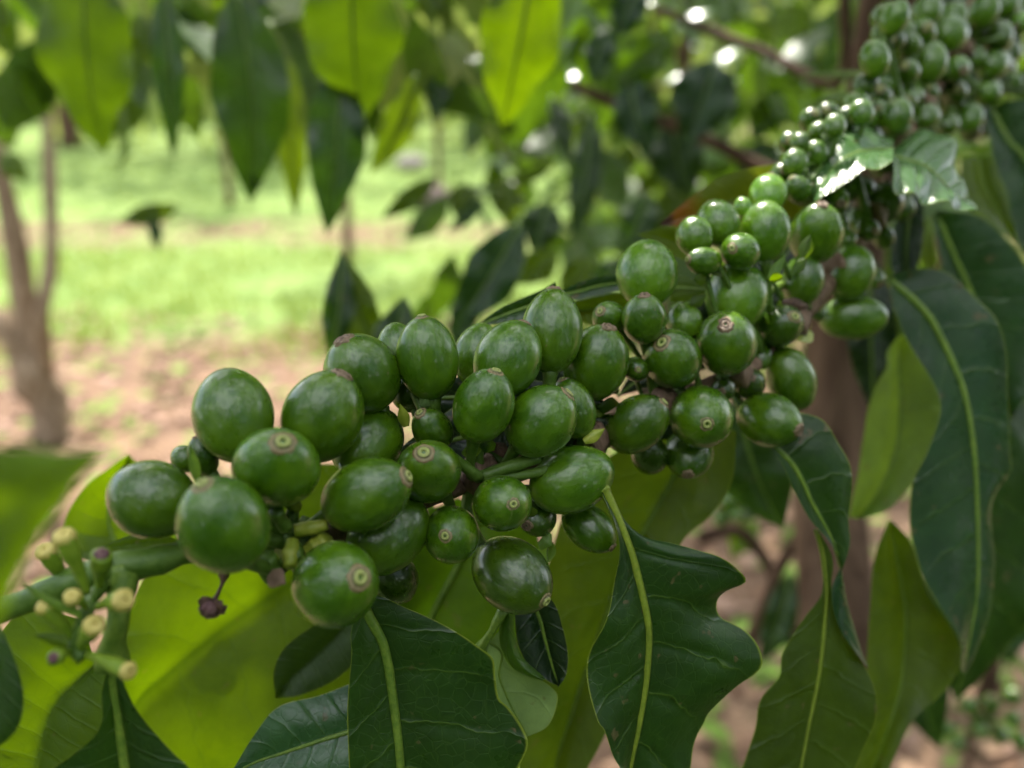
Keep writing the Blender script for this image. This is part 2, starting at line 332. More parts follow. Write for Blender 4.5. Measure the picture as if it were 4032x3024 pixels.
# u, v, half width across the axis, half length along it, scar offset x, y, facing, depth offset mm, scar (f fresh, d dry, n none seen), tint (own tone plus painted shade and sunlight), label
B = [
 (920,1634,152,182,-35,-176,-1,0,'n',1.0,'large smooth oval berry standing upright at the top of the left cluster'),
 (1272,1640,155,182,69,-159,1,0,'d',.95,'large upright berry with a brown tip, just right of the upright smooth one'),
 (1090,1842,168,154,19,-94,1,-7,'f',1.12,'round berry facing the camera in the middle of the left cluster'),
 (882,2066,172,190,-83,-146,1,-7,'f',.95,'largest berry, hanging low over the thick green stem'),
 (600,1965,150,166,-150,-66,-1,0,'n',.8,'leftmost dark berry of the whole branch'),
 (1442,1949,138,178,130,-60,1,-6,'f',.95,'sideways lying berry with its ringed tip to the right, above the lowest glossy one'),
 (1320,2301,165,172,88,-24,1,-8,'f',1.0,'lowest glossy berry of the left cluster with pale ringed tip'),
 (1529,2103,140,176,130,-118,-1,1,'n',.75,'dull dark berry tucked behind the sideways lying one'),
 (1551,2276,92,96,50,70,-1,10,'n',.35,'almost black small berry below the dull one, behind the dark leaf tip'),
 (1450,1741,132,140,80,-90,-1,8,'n',.9,'shaded berry behind the upright brown tipped one'),
 (1427,1473,147,158,-76,-137,1,3,'d',.9,'wide berry with a thin brown scratch, leftmost of the upper row'),
 (1683,1411,121,161,-20,-150,1,1,'f',1.0,'upright oval berry with a small open crown, second in the upper row'),
 (1570,1382,84,110,-20,-100,-1,10,'n',1.0,'pale berry half hidden behind the second one of the upper row'),
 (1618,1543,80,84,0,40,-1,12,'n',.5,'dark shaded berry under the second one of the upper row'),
 (1880,1395,92,122,30,-112,-1,9,'n',1.05,'pale berry peeping out left behind the third of the upper row'),
 (2000,1414,130,155,70,-145,-1,1,'d',1.05,'broad pale green berry leaning right, third in the upper row'),
 (2174,1303,119,163,8,-158,-1,3,'d',.95,'tallest berry sticking up highest in the middle of the branch'),
 (2347,1430,126,150,46,-131,1,0,'d',1.0,'berry with furrowed top and grey crown, right end of the upper row'),
 (1904,1599,118,147,43,-119,1,-5,'f',1.05,'upright berry with ringed tip in front of the upper row'),
 (2130,1658,132,152,105,-107,1,-5,'f',1.0,'fat berry with a long pale scratch, leaning right in the centre'),
 (2255,1608,88,120,-38,-104,1,2,'f',.9,'narrow berry with ringed tip squeezed behind the scratched fat one'),
 (1703,1692,76,92,-43,-57,1,3,'f',.75,'small dark unripe berry below the second of the upper row'),
 (1686,1856,129,125,-17,-69,1,-2,'f',.95,'round berry with a clear double ring facing up, left of the stalk fan'),
 (1978,1982,108,130,40,3,1,-5,'f',1.0,'glossy berry pointing its open pore straight at the camera, below the stalk fan'),
 (2252,1888,128,168,160,-62,-1,-1,'n',1.1,'plump berry lying sideways without visible scar, right of the stalk fan'),
 (1778,2105,112,112,-24,5,1,-3,'f',.95,'small shiny berry with dark pore, between dull and camera facing ones'),
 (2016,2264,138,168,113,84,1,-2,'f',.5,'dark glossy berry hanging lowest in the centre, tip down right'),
 (2318,2076,84,122,80,68,1,3,'d',.8,'small dark berry hanging against the wavy leaf stalk, dry tip down'),
 (2508,1670,105,134,92,-74,1,0,'f',.7,'dark glossy lemon shaped berry beside the reddish bark'),
 (2760,1642,122,128,22,26,1,-3,'f',1.05,'round glossy berry with ringed tip facing down front, right of the lemon shaped one'),
 (2646,1412,112,122,-38,-60,1,-2,'f',.95,'berry with a brown bruise on its right shoulder'),
 (2536,1256,86,98,0,-88,1,-1,'d',.9,'small berry with a dry brown crown in front of the big pale one'),
 (2548,1078,119,132,0,-128,-1,7,'n',1.35,'big pale smooth berry rising above the right half of the branch'),
 (2400,1253,66,70,-36,-27,1,6,'f',.95,'small round berry at the left foot of the big pale one'),
 (2694,1265,70,78,-20,-72,-1,5,'n',1.1,'small pale berry wedged right of the dry crowned one'),
 (2900,1165,120,136,10,-124,-1,5,'n',1.3,'second big pale berry with light rim, right of the centre gap'),
 (2861,1351,117,131,-5,-69,1,-3,'d',1.0,'round berry with a grey scar facing up, directly under the second pale one'),
 (2505,1454,48,62,8,2,1,3,'f',.7,'tiny round berry showing its ring next to the bruised one'),
 (2115,2035,78,66,-40,33,1,6,'d',.6,'dull little berry peeking out under the camera facing one'),
 (2710,1785,95,97,-3,80,1,5,'d',.8,'shaded berry pointing down with brown tip under the round glossy one'),
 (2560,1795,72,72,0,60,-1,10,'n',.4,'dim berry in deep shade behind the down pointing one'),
 (3029,1654,104,124,97,35,1,-1,'d',.95,'shiny berry with tip to the right above the twisted hanging leaf'),
 (3115,1493,92,125,40,115,-1,3,'n',.9,'long berry hanging in shade in front of the brown trunk'),
 (3073,1283,80,90,51,-35,1,2,'f',.6,'dark round berry left of the orange speck on the trunk'),
 (3359,1250,88,124,122,-5,-1,0,'n',1.0,'yellow green berry lying flat at the right end of the branch middle'),
 (3348,1074,92,106,20,-104,-1,0,'n',1.0,'round berry directly above the flat lying yellow green one'),
 (3162,1103,78,100,10,-95,-1,4,'n',.85,'berry behind the bright yellow bract'),
 (3213,920,102,117,15,-105,1,0,'d',1.15,'big berry with a reddish crown, right one of the tall pale pair at the top'),
 (3013,911,96,117,-5,-115,-1,0,'n',1.25,'big smooth berry, left one of the two tall pale ones at the top'),
 (2825,878,84,86,-30,-80,-1,3,'n',1.1,'round pale berry next to the olive leaf with the burnt tip'),
 (2735,929,72,76,-20,-74,-1,5,'n',1.05,'leftmost small pale berry under the olive leaf with the burnt tip'),
 (2772,1028,55,76,-50,-5,1,0,'f',1.0,'small berry lying left with ringed tip above the big pale one'),
 (2915,990,72,84,-30,-12,1,-3,'f',1.05,'small berry with faint ring in front of the two tall pale ones'),
 (3025,760,72,66,0,-62,-1,9,'n',1.9,'whitish shining berry catching the light behind the tall pale pair'),  # sunlight on this berry and the next is put into the tint
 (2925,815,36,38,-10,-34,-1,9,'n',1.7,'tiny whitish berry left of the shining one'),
 (3142,745,52,56,-27,-50,1,6,'f',.9,'small berry left below the first glossy leaf lobe'),
 (3130,640,50,54,-6,-50,-1,9,'n',1.1,'small pale berry on top of the one left of the glossy leaf'),
 (3475,800,80,82,30,30,-1,3,'n',.6,'dark round berry in the shade under the glossy leaf pair'),
 (3287,796,60,52,22,5,1,4,'d',.7,'small shaded berry behind the reddish crowned one'),
 (3413,905,45,50,30,4,1,2,'d',.8,'tiny berry with brown tip under the dark round one'),
 (3480,937,40,42,5,35,-1,4,'n',.7,'tiny dim berry beside the brown tipped tiny one'),
 (3335,945,36,40,10,-20,-1,6,'n',.8,'tiny berry hidden right of the reddish crowned one'),
 (3440,1098,40,42,25,20,1,5,'d',.95,'tiny yellowish berry at the foot of the large teal leaf'),
 (2848,1532,46,48,-5,10,1,3,'d',.5,'tiny dark berry below the grey scarred one'),
 (2950,1509,62,62,8,-22,1,7,'d',.5,'small dark berry behind the tiny one under the grey scarred one'),
 (2995,1400,44,62,0,-40,-1,9,'n',.7,'dim small berry between the grey scarred one and the trunk'),
 (727,1806,50,56,-30,-30,-1,4,'n',.8,'tiny round berry behind the leftmost one'),
 (800,1795,56,84,-28,-76,1,2,'d',.6,'narrow unripe berry with purple tip left of the tall smooth one'),
 (3659,249,55,68,0,-60,-1,0,'n',1.05,'oval berry standing clear in the middle of the far top cluster'),
 (3623,133,52,50,20,-20,1,4,'n',1.1,'round berry up left of the clear oval one in the far top cluster'),
 (3742,133,60,56,30,-20,-1,2,'n',1.1,'wide berry up right of the clear oval one in the far top cluster'),
 (3762,272,44,46,26,6,1,-2,'d',1.2,'brown blushed small berry right of the clear oval one'),
 (3905,255,50,52,10,-30,-1,0,'n',1.0,'round berry at the right border of the far top cluster'),
 (3888,371,42,44,20,6,-1,0,'n',1.1,'small berry below the right border one in the far top cluster'),
 (3818,464,42,44,5,-38,-1,-3,'n',1.05,'lowest right berry of the far top cluster'),
 (3527,458,52,62,8,-55,-1,-2,'n',.95,'berry directly below the folded young leaf'),
 (3391,444,40,42,-12,-36,-1,-2,'n',1.0,'small berry left of the one below the folded young leaf'),
 (3288,494,36,37,-10,-30,-1,0,'n',.9,'small bluish berry at the left fringe above the glossy leaf'),
 (3215,603,38,44,-15,-38,-1,10,'n',1.1,'small berry touching the left edge of the glossy leaf'),
 (3875,40,46,58,5,-50,-1,0,'n',1.2,'pale long berry at the top edge of the picture'),
 (3925,150,56,50,-20,0,-1,8,'n',.6,'dim berry behind the right border one in the far top cluster'),
 (4020,93,36,38,-10,10,1,-2,'d',1.7,'yellowish berry cut by the right edge of the picture'),
 (3444,232,48,62,-16,-52,-1,3,'n',1.2,'pale berry behind the upright olive young leaf'),
 (3523,73,44,58,14,-48,-1,0,'n',1.3,'pale berry at the top left corner of the far top cluster'),
 (3650,40,46,44,0,-40,-1,3,'n',1.0,'round berry under the top edge right of the pale corner one'),
 (3755,58,42,42,0,-30,-1,2,'n',1.0,'small berry under the top edge in the middle of the far cluster'),
 (3576,180,42,46,-20,-20,1,7,'n',.8,'dim berry between the olive young leaf and the clear oval one'),
 (3570,285,42,44,-10,-20,1,5,'n',.85,'small berry left of the clear oval one in the far top cluster'),
 (3650,370,38,38,5,-20,1,2,'n',.8,'small berry under the clear oval one in the far top cluster'),
 (3755,362,46,44,10,-10,1,5,'n',.65,'dark berry deep inside the far top cluster'),
 (3643,457,46,44,0,-30,-1,3,'n',.75,'shaded berry between folded young leaf and lowest right berry'),
 (3730,490,38,38,0,-20,-1,4,'n',.7,'shaded berry just above the right glossy lobe'),
 (3835,225,36,38,-10,-26,-1,5,'n',.9,'little berry between the brown blushed and the right border one'),
 (3815,118,38,40,12,-26,-1,6,'n',.9,'little berry left of the dim one in the far top cluster'),
 (3960,20,40,44,8,-30,-1,4,'n',1.1,'berry in the top right corner of the picture'),
 (3985,330,34,36,10,20,-1,6,'n',.9,'little berry over the bright leaf at the right edge'),
 (3300,560,40,42,-5,-30,-1,18,'n',.7,'dark little berry behind the glossy leaf top'),
 (3350,640,46,46,-5,-30,-1,18,'n',.6,'dark berry hidden behind the first glossy lobe'),
 (3550,560,44,44,0,-30,-1,14,'n',.7,'dark berry above the joint of the glossy leaf pair'),
 (3250,690,40,44,0,-30,-1,16,'n',.8,'dark little berry left behind the first glossy lobe'),
]
random.seed(77)
CH = 'small green berry packed in the blurred chain between the tall pale pair and the far top cluster'
for uu, vv, rr in [(3185,700,44),(3225,520,36),(3420,545,42),(3480,640,46),(3390,745,42),(3560,700,40),(3600,640,40),(3290,870,40),(3385,860,38),(3350,480,36),(3460,385,40),(3590,520,42),(3560,400,40),(3510,500,40),(3150,560,30),(3260,440,32),(3330,740,44),(3080,690,40),(3550,820,40),(3480,330,36),(3130,620,44),(3170,760,40),(3240,640,40),(3290,590,44),(3330,530,44),(3400,480,44),(3270,760,42),(3440,440,40),(3110,560,34),(3190,470,36),(3250,530,34),(3370,410,40),(3410,330,38),(3330,470,38)]:
    B.append((uu, vv, rr, rr * 1.1, random.uniform(-20, 20), random.uniform(-35, 5), random.choice((-1, 1)), 12 + random.random() * 5, 'n', random.uniform(.6, 1.0), 'CH'))

for i in range(36):
    uu, vv = random.uniform(3470, 3990), random.uniform(-20, 520)
    if vv > 300 and uu > 3900: vv -= 250
    B.append((uu, vv, random.uniform(32, 50), random.uniform(36, 54), random.uniform(-20, 20), random.uniform(-35, 5), random.choice((-1, 1)), 12 + random.random() * 5, 'n', random.uniform(.55, .95), None))
B = [(q[0], q[1], q[2] * f_, q[3] * f_, q[4] * f_, q[5] * f_) + tuple(q[6:]) for q in B for f_ in [1.22 if q[10] == 'CH' else 1.17 if q[0] > 3180 and q[1] < 700 else 1.0]]
recs = []
for (u, v, wp, wl, sx, sy, fc, dz, sk, tint, lab) in B:
    d = D(u) + dz * .001
    s = math.hypot(sx, sy)
    ratio = 1.16
    nxy = min(s / (ratio * wp), .985)
    if nxy < .75:
        a = ratio * wp; nz = math.sqrt(1 - nxy * nxy)
        c = math.sqrt(max((wl * wl - (a * nxy) ** 2), 0)) / nz
        c = min(max(c, .86 * wp), 1.1 * wp)
        nxy = min(s / a, .985)
    else:
        c = .95 * wp
        nz2 = 1 - nxy * nxy
        a = math.sqrt(max(wl * wl - c * c * nz2, wp * wp)) / nxy
        a = min(max(a, 1.02 * wp), 1.42 * wp)
    a *= 1.045
    recs.append(dict(u=u, v=v, d=d, b=wp, c=c, a=a, sx=sx, sy=sy, nxy=nxy, fc=fc, sk=sk, tint=tint, lab=lab, d0=d))
# settle the berries along their own sight lines until they touch instead of passing through each other
for it in range(60):
    for i, A in enumerate(recs):
        pa = P(A['u'], A['v'], A['d']); ra = (A['b'] + A['a'] + A['c']) / 3 * A['d'] / F
        for Bq in recs[i + 1:]:
            if abs(A['u'] - Bq['u']) > 420: continue
            pb = P(Bq['u'], Bq['v'], Bq['d']); rb = (Bq['b'] + Bq['a'] + Bq['c']) / 3 * Bq['d'] / F
            gap = (pa - pb).length - (ra + rb) * .93
            if gap < 0:
                lo, hi = (A, Bq) if A['d'] <= Bq['d'] else (Bq, A)
                st = min(-gap * .3, .0008)
                lo['d'] -= st * .35; hi['d'] += st * .65
for r in recs: r['d'] = min(max(r['d'], r['d0'] - .010), r['d0'] + .022)
NODE3 = [P(u, v, Dn(u)) for u, v in NODES]
NODE3 += spline([P(u, v, Dn(u) + .001) for u, v in NODES], 45)[3:]
FAR3 = [P(u, v, Dn(u) + .002) for u, v in [(3590, 210), (3700, 210), (3820, 170), (3880, 300), (3740, 400), (3600, 380), (3930, 80), (3350, 560), (3250, 620), (3480, 90), (3560, 480)]]
grp_near = 'green berries crowded along the coffee branch'
grp_far = 'blurred small berries of the far top cluster'
for q1, q2 in zip(FAR3, FAR3[1:]): pass
def make_berry(r):
    k = r['d'] / F
    pos = P(r['u'], r['v'], r['d'])
    s = math.hypot(r['sx'], r['sy'])
    lx, ly = (r['sx'] / s, -r['sy'] / s) if s > 1e-6 else (0, 1)
    nz = math.sqrt(1 - r['nxy'] ** 2) * r['fc']
    vd = (CAM - pos).normalized()
    # local frame square to the sight line of this berry
    ex = (RIGHT - vd * RIGHT.dot(vd)).normalized(); ey = vd.cross(ex)
    n = (ex * lx + ey * ly) * r['nxy'] + vd * nz
    e1 = (ex * (-ly) + ey * lx).normalized()
    e1 = (e1 - n * e1.dot(n)).normalized(); e2 = n.cross(e1)
    rot = Matrix((e1, e2, n)).transposed()
    t = empty('coffee_berry', pos)
    t.rotation_euler = rot.to_euler()
    sc = (r['b'] * k, r['c'] * k, r['a'] * k)
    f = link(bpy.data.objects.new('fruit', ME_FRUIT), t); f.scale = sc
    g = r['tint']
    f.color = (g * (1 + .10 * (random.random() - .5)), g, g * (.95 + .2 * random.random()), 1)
    dry = r['sk'] == 'd'
    if r['sk'] != 'n' or r['fc'] > 0 or r['nxy'] < .9:
        c = link(bpy.data.objects.new('blossom_scar', ME_SCARD if dry else ME_SCAR), t)
        q = .92 if r['b'] > 100 else 1.05
        q *= random.uniform(.82, 1.12)
        c.scale = (sc[0] * q, sc[1] * q * random.uniform(.9, 1.1), sc[2] * (.985 + .02 * (1 - q)))
        c.rotation_euler = (0, 0, random.random() * 6)
    # stalk from the berry's foot to the nearest node of the branch
    base = pos - n * sc[2] * .93
    nd = r.get('node') or min(NODE3 + FAR3, key=lambda q_: (q_ - base).length)
    mid = base.lerp(nd, .45) - n * min((nd - base).length * .3, .004)
    inv = rot.transposed()
    pts = [inv @ (q_ - pos) for q_ in spline([base + n * .0012, mid, nd], 9)]
    r0 = max(.0008, min(sc[0] * .26, .0016))
    V, Fc = tube_data(pts, [r0 * (1.25 if i == 0 else 1 - .35 * math.sin(i / 8 * math.pi)) for i in range(9)], 9, wob=.25)
    mesh_obj('stalk', V, Fc, M_STEM, t)
    tag(t, ('small green berry packed in the blurred chain below the far top cluster' if r['lab'] == 'CH' else r['lab']) or 'tiny blurred berry deep between the other berries of the far top cluster', 'coffee berry', r.get('grp') or (grp_far if not r['lab'] else 'blurred chain of small berries below the far top cluster' if r['lab'] == 'CH' else grp_far if r['u'] > 3200 and r['v'] < 700 else grp_near))
    return t
for r in recs: make_berry(r)
# two more fruiting knots of the same tree, far out of focus
for (dd, cu, cv, pts_, lab_, gname) in [
    (.45, 3975, 2010, [(3948,1978,38),(4003,1895,45),(4012,1995,40),(4000,2090,45),(3930,2090,34),(4060,2040,44),(4070,1930,40),(3960,1860,32),(3955,2160,30)], 'blurred green berry in the knot at the right edge, halfway down', 'berry knot at the right edge'),
    (.60, 3880, 2820, [(3810,2777,34),(3900,2768,36),(3985,2740,36),(3857,2878,34),(3940,2896,34),(3728,2869,30),(3990,2830,32),(3770,2930,30),(4020,2920,34),(3690,2790,26)], 'dim blurred green berry in the knot at the bottom right corner', 'berry knot at the bottom right corner'),
    (.50, 2860, 1985, [(2873,1975,42),(2840,2040,36),(2900,2030,30)], 'pale blurred berry between the wavy leaf and the twisted leaf', 'berries seen between the wavy and the twisted leaf')]:
    nd_ = P(cu, cv, dd + .006)
    for (u, v, rr) in pts_:
        make_berry(dict(u=u, v=v, d=dd + random.uniform(-.01, .006), b=rr, c=rr, a=rr * 1.12, sx=(u - cu) * .5 + .1, sy=(v - cv) * .5, nxy=.6, fc=1, sk='n', tint=random.uniform(.8, 1.2), lab=lab_, grp=gname, node=nd_))

# ---------- the fruiting branch ----------
br = empty('coffee_branch', P(458, 2260, .122))
tag(br, 'long fruiting branch, green and thick at its lower left tip, brown barked farther up', 'branch')
young = [P(-60, 2420, .128), P(60, 2385, .127), P(200, 2330, .126), P(380, 2262, .125), P(480, 2235, .125), P(600, 2215, .127), P(760, 2170, .131), P(950, 2135, .136), P(1165, 2110, .140)]
tube('young_shoot', spline(young, 34), [.0020 + .0009 * math.exp(-((i - 13) / 4.0) ** 2) + .0003 * math.sin(i * .9) ** 2 * (i > 18) for i in range(34)], M_STEM, br, 16, .22)
rest = spline([P(u, v, Dn(u) + .003) for u, v in NODES] + [P(3900, -250, .34)], 90)
tube('woody_shoot', rest, [.0019 + .0007 * max(0, math.sin(i * .8)) + .0006 * noise.noise(Vector((i * .31, 0, 0))) for i in range(90)], M_WOOD, br, 14, .45)
for q_ in FAR3:
    s_ = min(rest, key=lambda z_: (z_ - q_).length)
    tube('side_twig', spline([s_, s_.lerp(q_, .5) - UP * .001, q_], 7), [.0016, .0014, .0012, .0012,   .0012, .0014, .0018], M_STEM, br, 8, .5)
for (u, v) in NODES:
    c = P(u, v, Dn(u))
    pts = [c + RIGHT * -.0036 + UP * -.001, c + RIGHT * -.0015, c + RIGHT * .001 + UP * .0006, c + RIGHT * .0036 + UP * .001]
    tube('node_knot', spline(pts, 9), [.0014, .0028, .0036, .0040, .0041, .0040, .0036, .0028, .0014], M_WOOD if u > 1400 else M_STEM, br, 12, .6)
# pointed bracts between the berries
def flat_shape(name, pts_l, pts_r, mat, parent, n=10, cs=3, bulge=.0006):
    L, R = spline(pts_l, n), spline(pts_r, n)
    o_ = parent.location if parent else Vector()
    V, Fc, U = [], [], []
    for i in range(n):
        w = R[i] - L[i]
        nn = (CAM - L[i]).normalized()
        for j in range(cs + 1):
            s_ = j / cs
            V.append(L[i] + w * s_ + nn * bulge * math.sin(math.pi * s_) - o_); U.append((s_, i / (n - 1)))
    for i in range(n - 1):
        for j in range(cs):
            a = i * (cs + 1) + j
            Fc.append((a, a + 1, a + cs + 2, a + cs + 1))
    return mesh_obj(name, V, Fc, mat, parent, uvs=U)
def bract(base, tip, w, mat, dd=0.0):
    b, t_ = P(base[0], base[1], D(base[0]) + dd), P(tip[0], tip[1], D(tip[0]) + dd - .002)
    ax = (t_ - b); side = ax.cross((CAM - b).normalized()).normalized() * (w * D(base[0]) / F)
    mid = b.lerp(t_, .45)
    flat_shape('bract', [b - side * .5, mid - side, t_ - side * .03], [b + side * .5, mid + side, t_ + side * .03], mat, br)
for b_, t_, w, m, dd in [
    ((1860,1800),(1850,1745),40,M_LIGHT,.002), ((1960,1790),(1988,1745),55,M_DRY,.004), ((1600,1680),(1575,1590),24,M_STEMY,.004), ((1950,1760),(1860,1740),30,M_MID,.003),
    ((2230,1700),(2300,1680),26,M_BRIGHT,.001), ((2300,1740),(2382,1688),24,M_STEMY,-.001), ((2100,2040),(2085,1990),24,M_OLIVE,.003), ((2130,2120),(2172,2150),40,M_LIGHT,.004),
    ((3160,1015),(3190,925),26,M_BRIGHT,-.012), ((3120,1080),(3180,1010),22,M_BRIGHT,-.010), ((3030,1100),(3095,1000),20,M_LIGHT,-.006), ((3060,1110),(3048,1070),24,M_BRIGHT,-.010),
    ((2780,1100),(2730,1100),26,M_BRIGHT,.0), ((2860,1060),(2800,1080),22,M_OLIVE,.0), ((2720,1200),(2780,1165),26,M_OLIVE,.003), ((2490,1720),(2440,1755),18,M_DRY,.003),
    ((780,1900),(745,1745),20,M_LIGHT,-.003), ((1180,2230),(1215,2190),26,M_BRIGHT,-.004), ((1060,2260),(1125,2300),40,M_WOOD,-.004), ((3080,1190),(3190,1210),26,M_DRY,.002),
    ((3190,1300),(3140,1340),40,M_STEMY,.004), ((3620,700),(3560,620),26,M_DRY,.004), ((2530,1600),(2380,1630),26,M_WOOD,.003), ((2440,1610),(2350,1600),44,M_BRIGHT,.006), ((1660,1600),(1690,1560),26,M_PALE,.004)]:
    bract(b_, t_, w, m, dd)
# aborted flower stubs on the lowest knot
for pts, rr, m in [([(1150,2125),(1145,2180),(1140,2235)], (.0010,.0015,.0011), M_STEMY), ([(1160,2090),(1230,2078),(1290,2066)], (.0011,.0013,.0009), M_STEMY),
                   ([(1200,2180),(1260,2150),(1290,2120)], (.0012,.0022,.0014), M_STEMY), ([(1090,2270),(1060,2240),(1045,2190)], (.0016,.0020,.0015), M_STEM),
                   ([(1160,2140),(1170,2190),(1175,2240)], (.0009,.0014,.0009), M_STEM), ([(1130,2080),(1100,2040),(1085,2010)], (.0011,.0012,.0012), M_STEM),
                   ([(1170,2000),(1120,1960),(1090,1960)], (.0010,.0013,.0012), M_OLIVE), ([(1895,1880),(2000,1840),(2120,1800)], (.0013,.0013,.0013), M_STEM),
                   ([(1905,1890),(2050,1870),(2170,1850)], (.0014,.0010,.0010), M_STEM), ([(1890,1880),(1820,1830),(1760,1790)], (.0012,.0011,.0011), M_STEM)]:
    P3 = spline([P(u, v, D(u) + .001 - i * .0012) for i, (u, v) in enumerate(pts)], 9)
    tube('flower_stub', P3, [lerp(rr[0], rr[1], i / 4) if i < 4 else lerp(rr[1], rr[2], (i - 4) / 4) for i in range(9)], m, br, 10, .3)

# ---------- leaves built from their outlines in space ----------
def blade_data(Lp, Mp, Rp, n=56, cs=8, bulge=.0012, quilt=.0003, nv=8, wave=0.0, org=Vector(), seed=0):
    L, M, R = spline(Lp, n), spline(Mp, n), spline(Rp, n)
    V, Fc, U = [], [], []
    W = 2 * cs + 1
    for i in range(n):
        t = i / (n - 1)
        tan = (M[min(i + 1, n - 1)] - M[max(i - 1, 0)])
        for j in range(W):
            u = j / (W - 1)
            side = -1 if u < .5 else 1
            s = abs(u - .5) * 2
            E = L[i] if side < 0 else R[i]
            p = M[i].lerp(E, s)
            w = (E - M[i])
            nn = (tan.cross(w) * side)
            nn = nn.normalized() if nn.length > 1e-12 else (CAM - p).normalized()
            if nn.dot(CAM - p) < 0: nn = -nn
            wl = w.length
            k = min(wl / .012, 1.2)
            st = t * nv - .85 * s ** 1.3 + (.45 if side > 0 else 0)
            fr = abs((st % 1) * 2 - 1)
            h = bulge * k * math.sin(math.pi * min(s, 1)) - quilt * k * (fr ** 5) * math.sin(math.pi * (s * .9 + .08)) \
                + wave * k * s * s * math.sin(t * 19 + side * 1.3 + seed) + .0008 * k * s * noise.noise(p * 90 + Vector((seed, 0, 0)))
            V.append(p + nn * h - org); U.append((u, t * nv / 8))
    for i in range(n - 1):
        for j in range(W - 1):
            a = i * W + j
            Fc.append((a, a + 1, a + W + 1, a + W))
    return V, Fc, U
LG = 'single coffee leaves around the branch'
def fr(ox, oy, z):
    return lambda pts, d: [P(ox + x / z, oy + y / z, (q[0] if q else None) or dd) for (x, y, *q), dd in zip(pts, d if isinstance(d, (list, tuple)) else [d] * len(pts))]
def dgrad(pts, d0, d1): return [lerp(d0, d1, i / (len(pts) - 1)) for i in range(len(pts))]
def leaf(label, conv, L, M, R, dL, dM, dR, mat, rib=M_RIB, ribr=(.0007, .0002), group=None, petiole=None, pr=.0009, root=None, blade='blade', **kw):
    """L, M, R: outline left, midrib and outline right; dX: (depth at base, depth at tip) in metres"""
    Lp, Mp, Rp = [conv(q, dgrad(q, *dd)) for q, dd in ((L, dL), (M, dM), (R, dR))]
    t = root or empty('coffee_leaf', Mp[0])
    V, Fc, U = blade_data(Lp, Mp, Rp, org=t.location, **kw)
    mesh_obj(blade, V, Fc, mat, t, uvs=U)
    if rib:
        m = spline(Mp, 40)
        m = [p + (CAM - p).normalized() * .0001 for p in m]
        tube('midrib', m, [lerp(ribr[0], ribr[1], (i / 39) ** .7) for i in range(40)], rib, t, 8)
    if petiole:
        pp = conv([q[:2] for q in petiole], [q[2] for q in petiole])
        tube('petiole', spline(pp, 14), [pr * (1 + .25 * math.cos(i / 13 * 6)) for i in range(14)], rib or M_RIB, t, 10, .2)
    if not root: tag(t, label, 'leaf', group)
    return t
ov = fr(0, 0, .54861)
cA, cB, cC, cD, c4, c3, c2, c5 = fr(1300, 2100, 1.796), fr(2200, 1800, 1.355), fr(2800, 1500, 1.0885), fr(3200, 700, 1.382), fr(2900, 0, 1.508), fr(2300, 600, 1.276), fr(1500, 1000, 1.1057), fr(0, 1700, 1.253)
fl = fr(0, 0, 1.0)

leaf('big dark green leaf hanging at bottom centre, upper side with clear yellow midrib', cA,
     [(190,500),(170,600),(145,720),(150,850),(132,1050),(122,1300),(132,1659),(140,1950)],
     [(220,470),(250,530),(310,650),(370,760),(405,900),(430,1060),(462,1300),(490,1560),(505,1800),(510,1950)],
     [(235,440),(320,428),(520,520),(750,620),(940,720),(1050,800),(1150,885),(1165,1000),(1190,1170),(1260,1240),(1350,1360),(1400,1490),(1335,1640),(1220,1900)],
     (.146,.147), (.146,.152), (.146,.150), M_DARK, ribr=(.0011,.0008), quilt=.0005, nv=4.4, n=72, cs=12, bulge=.0010)
lf = leaf('small pale leaf curling to show its light underside, beside the dark hanging berry', cA,
     [(1095,790),(1120,880),(1145,1000),(1165,1120),(1190,1230),(1280,1340),(1390,1437)],
     [(1130,770),(1215,850),(1195,1000),(1240,1130),(1290,1240),(1350,1350),(1394,1437)],
     [(1205,680),(1215,830),(1300,960),(1460,1020),(1590,1110),(1605,1200),(1540,1360),(1398,1437)],
     (.160,.160), (.161,.164), (.160,.164), M_PALE, rib=M_RIB, ribr=(.0003,.0002), petiole=[(1225,540,.158),(1150,680,.158),(1060,820,.160)], pr=.0010, bulge=-.001, nv=3)
leaf('', cA, [(1225,560),(1198,650),(1208,800),(1290,945),(1400,1010),(1500,1034)], [(1262,560),(1260,680),(1285,820),(1345,930),(1430,1000),(1510,1036)], [(1303,560),(1306,700),(1345,850),(1410,930),(1480,990),(1530,1040)],
     (.159,.160), (.157,.158), (.159,.161), M_MID, rib=None, root=lf, blade='curled_margin', bulge=.001, nv=3)
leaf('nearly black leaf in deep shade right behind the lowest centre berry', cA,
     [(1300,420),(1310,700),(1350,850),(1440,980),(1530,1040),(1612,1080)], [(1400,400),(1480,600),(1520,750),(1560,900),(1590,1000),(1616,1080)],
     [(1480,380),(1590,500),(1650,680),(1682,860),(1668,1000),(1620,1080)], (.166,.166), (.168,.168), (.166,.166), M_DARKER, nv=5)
leaf('small pointed light green leaflet under the sideways plump berry', cA,
     [(1530,20),(1480,90),(1470,140),(1535,210)], [(1535,20),(1540,90),(1535,150),(1536,210)], [(1540,20),(1590,90),(1592,150),(1538,212)], (.164,.164), (.166,.164), (.164,.164), M_LIGHT, n=20, cs=4, ribr=(.0002,.0001))
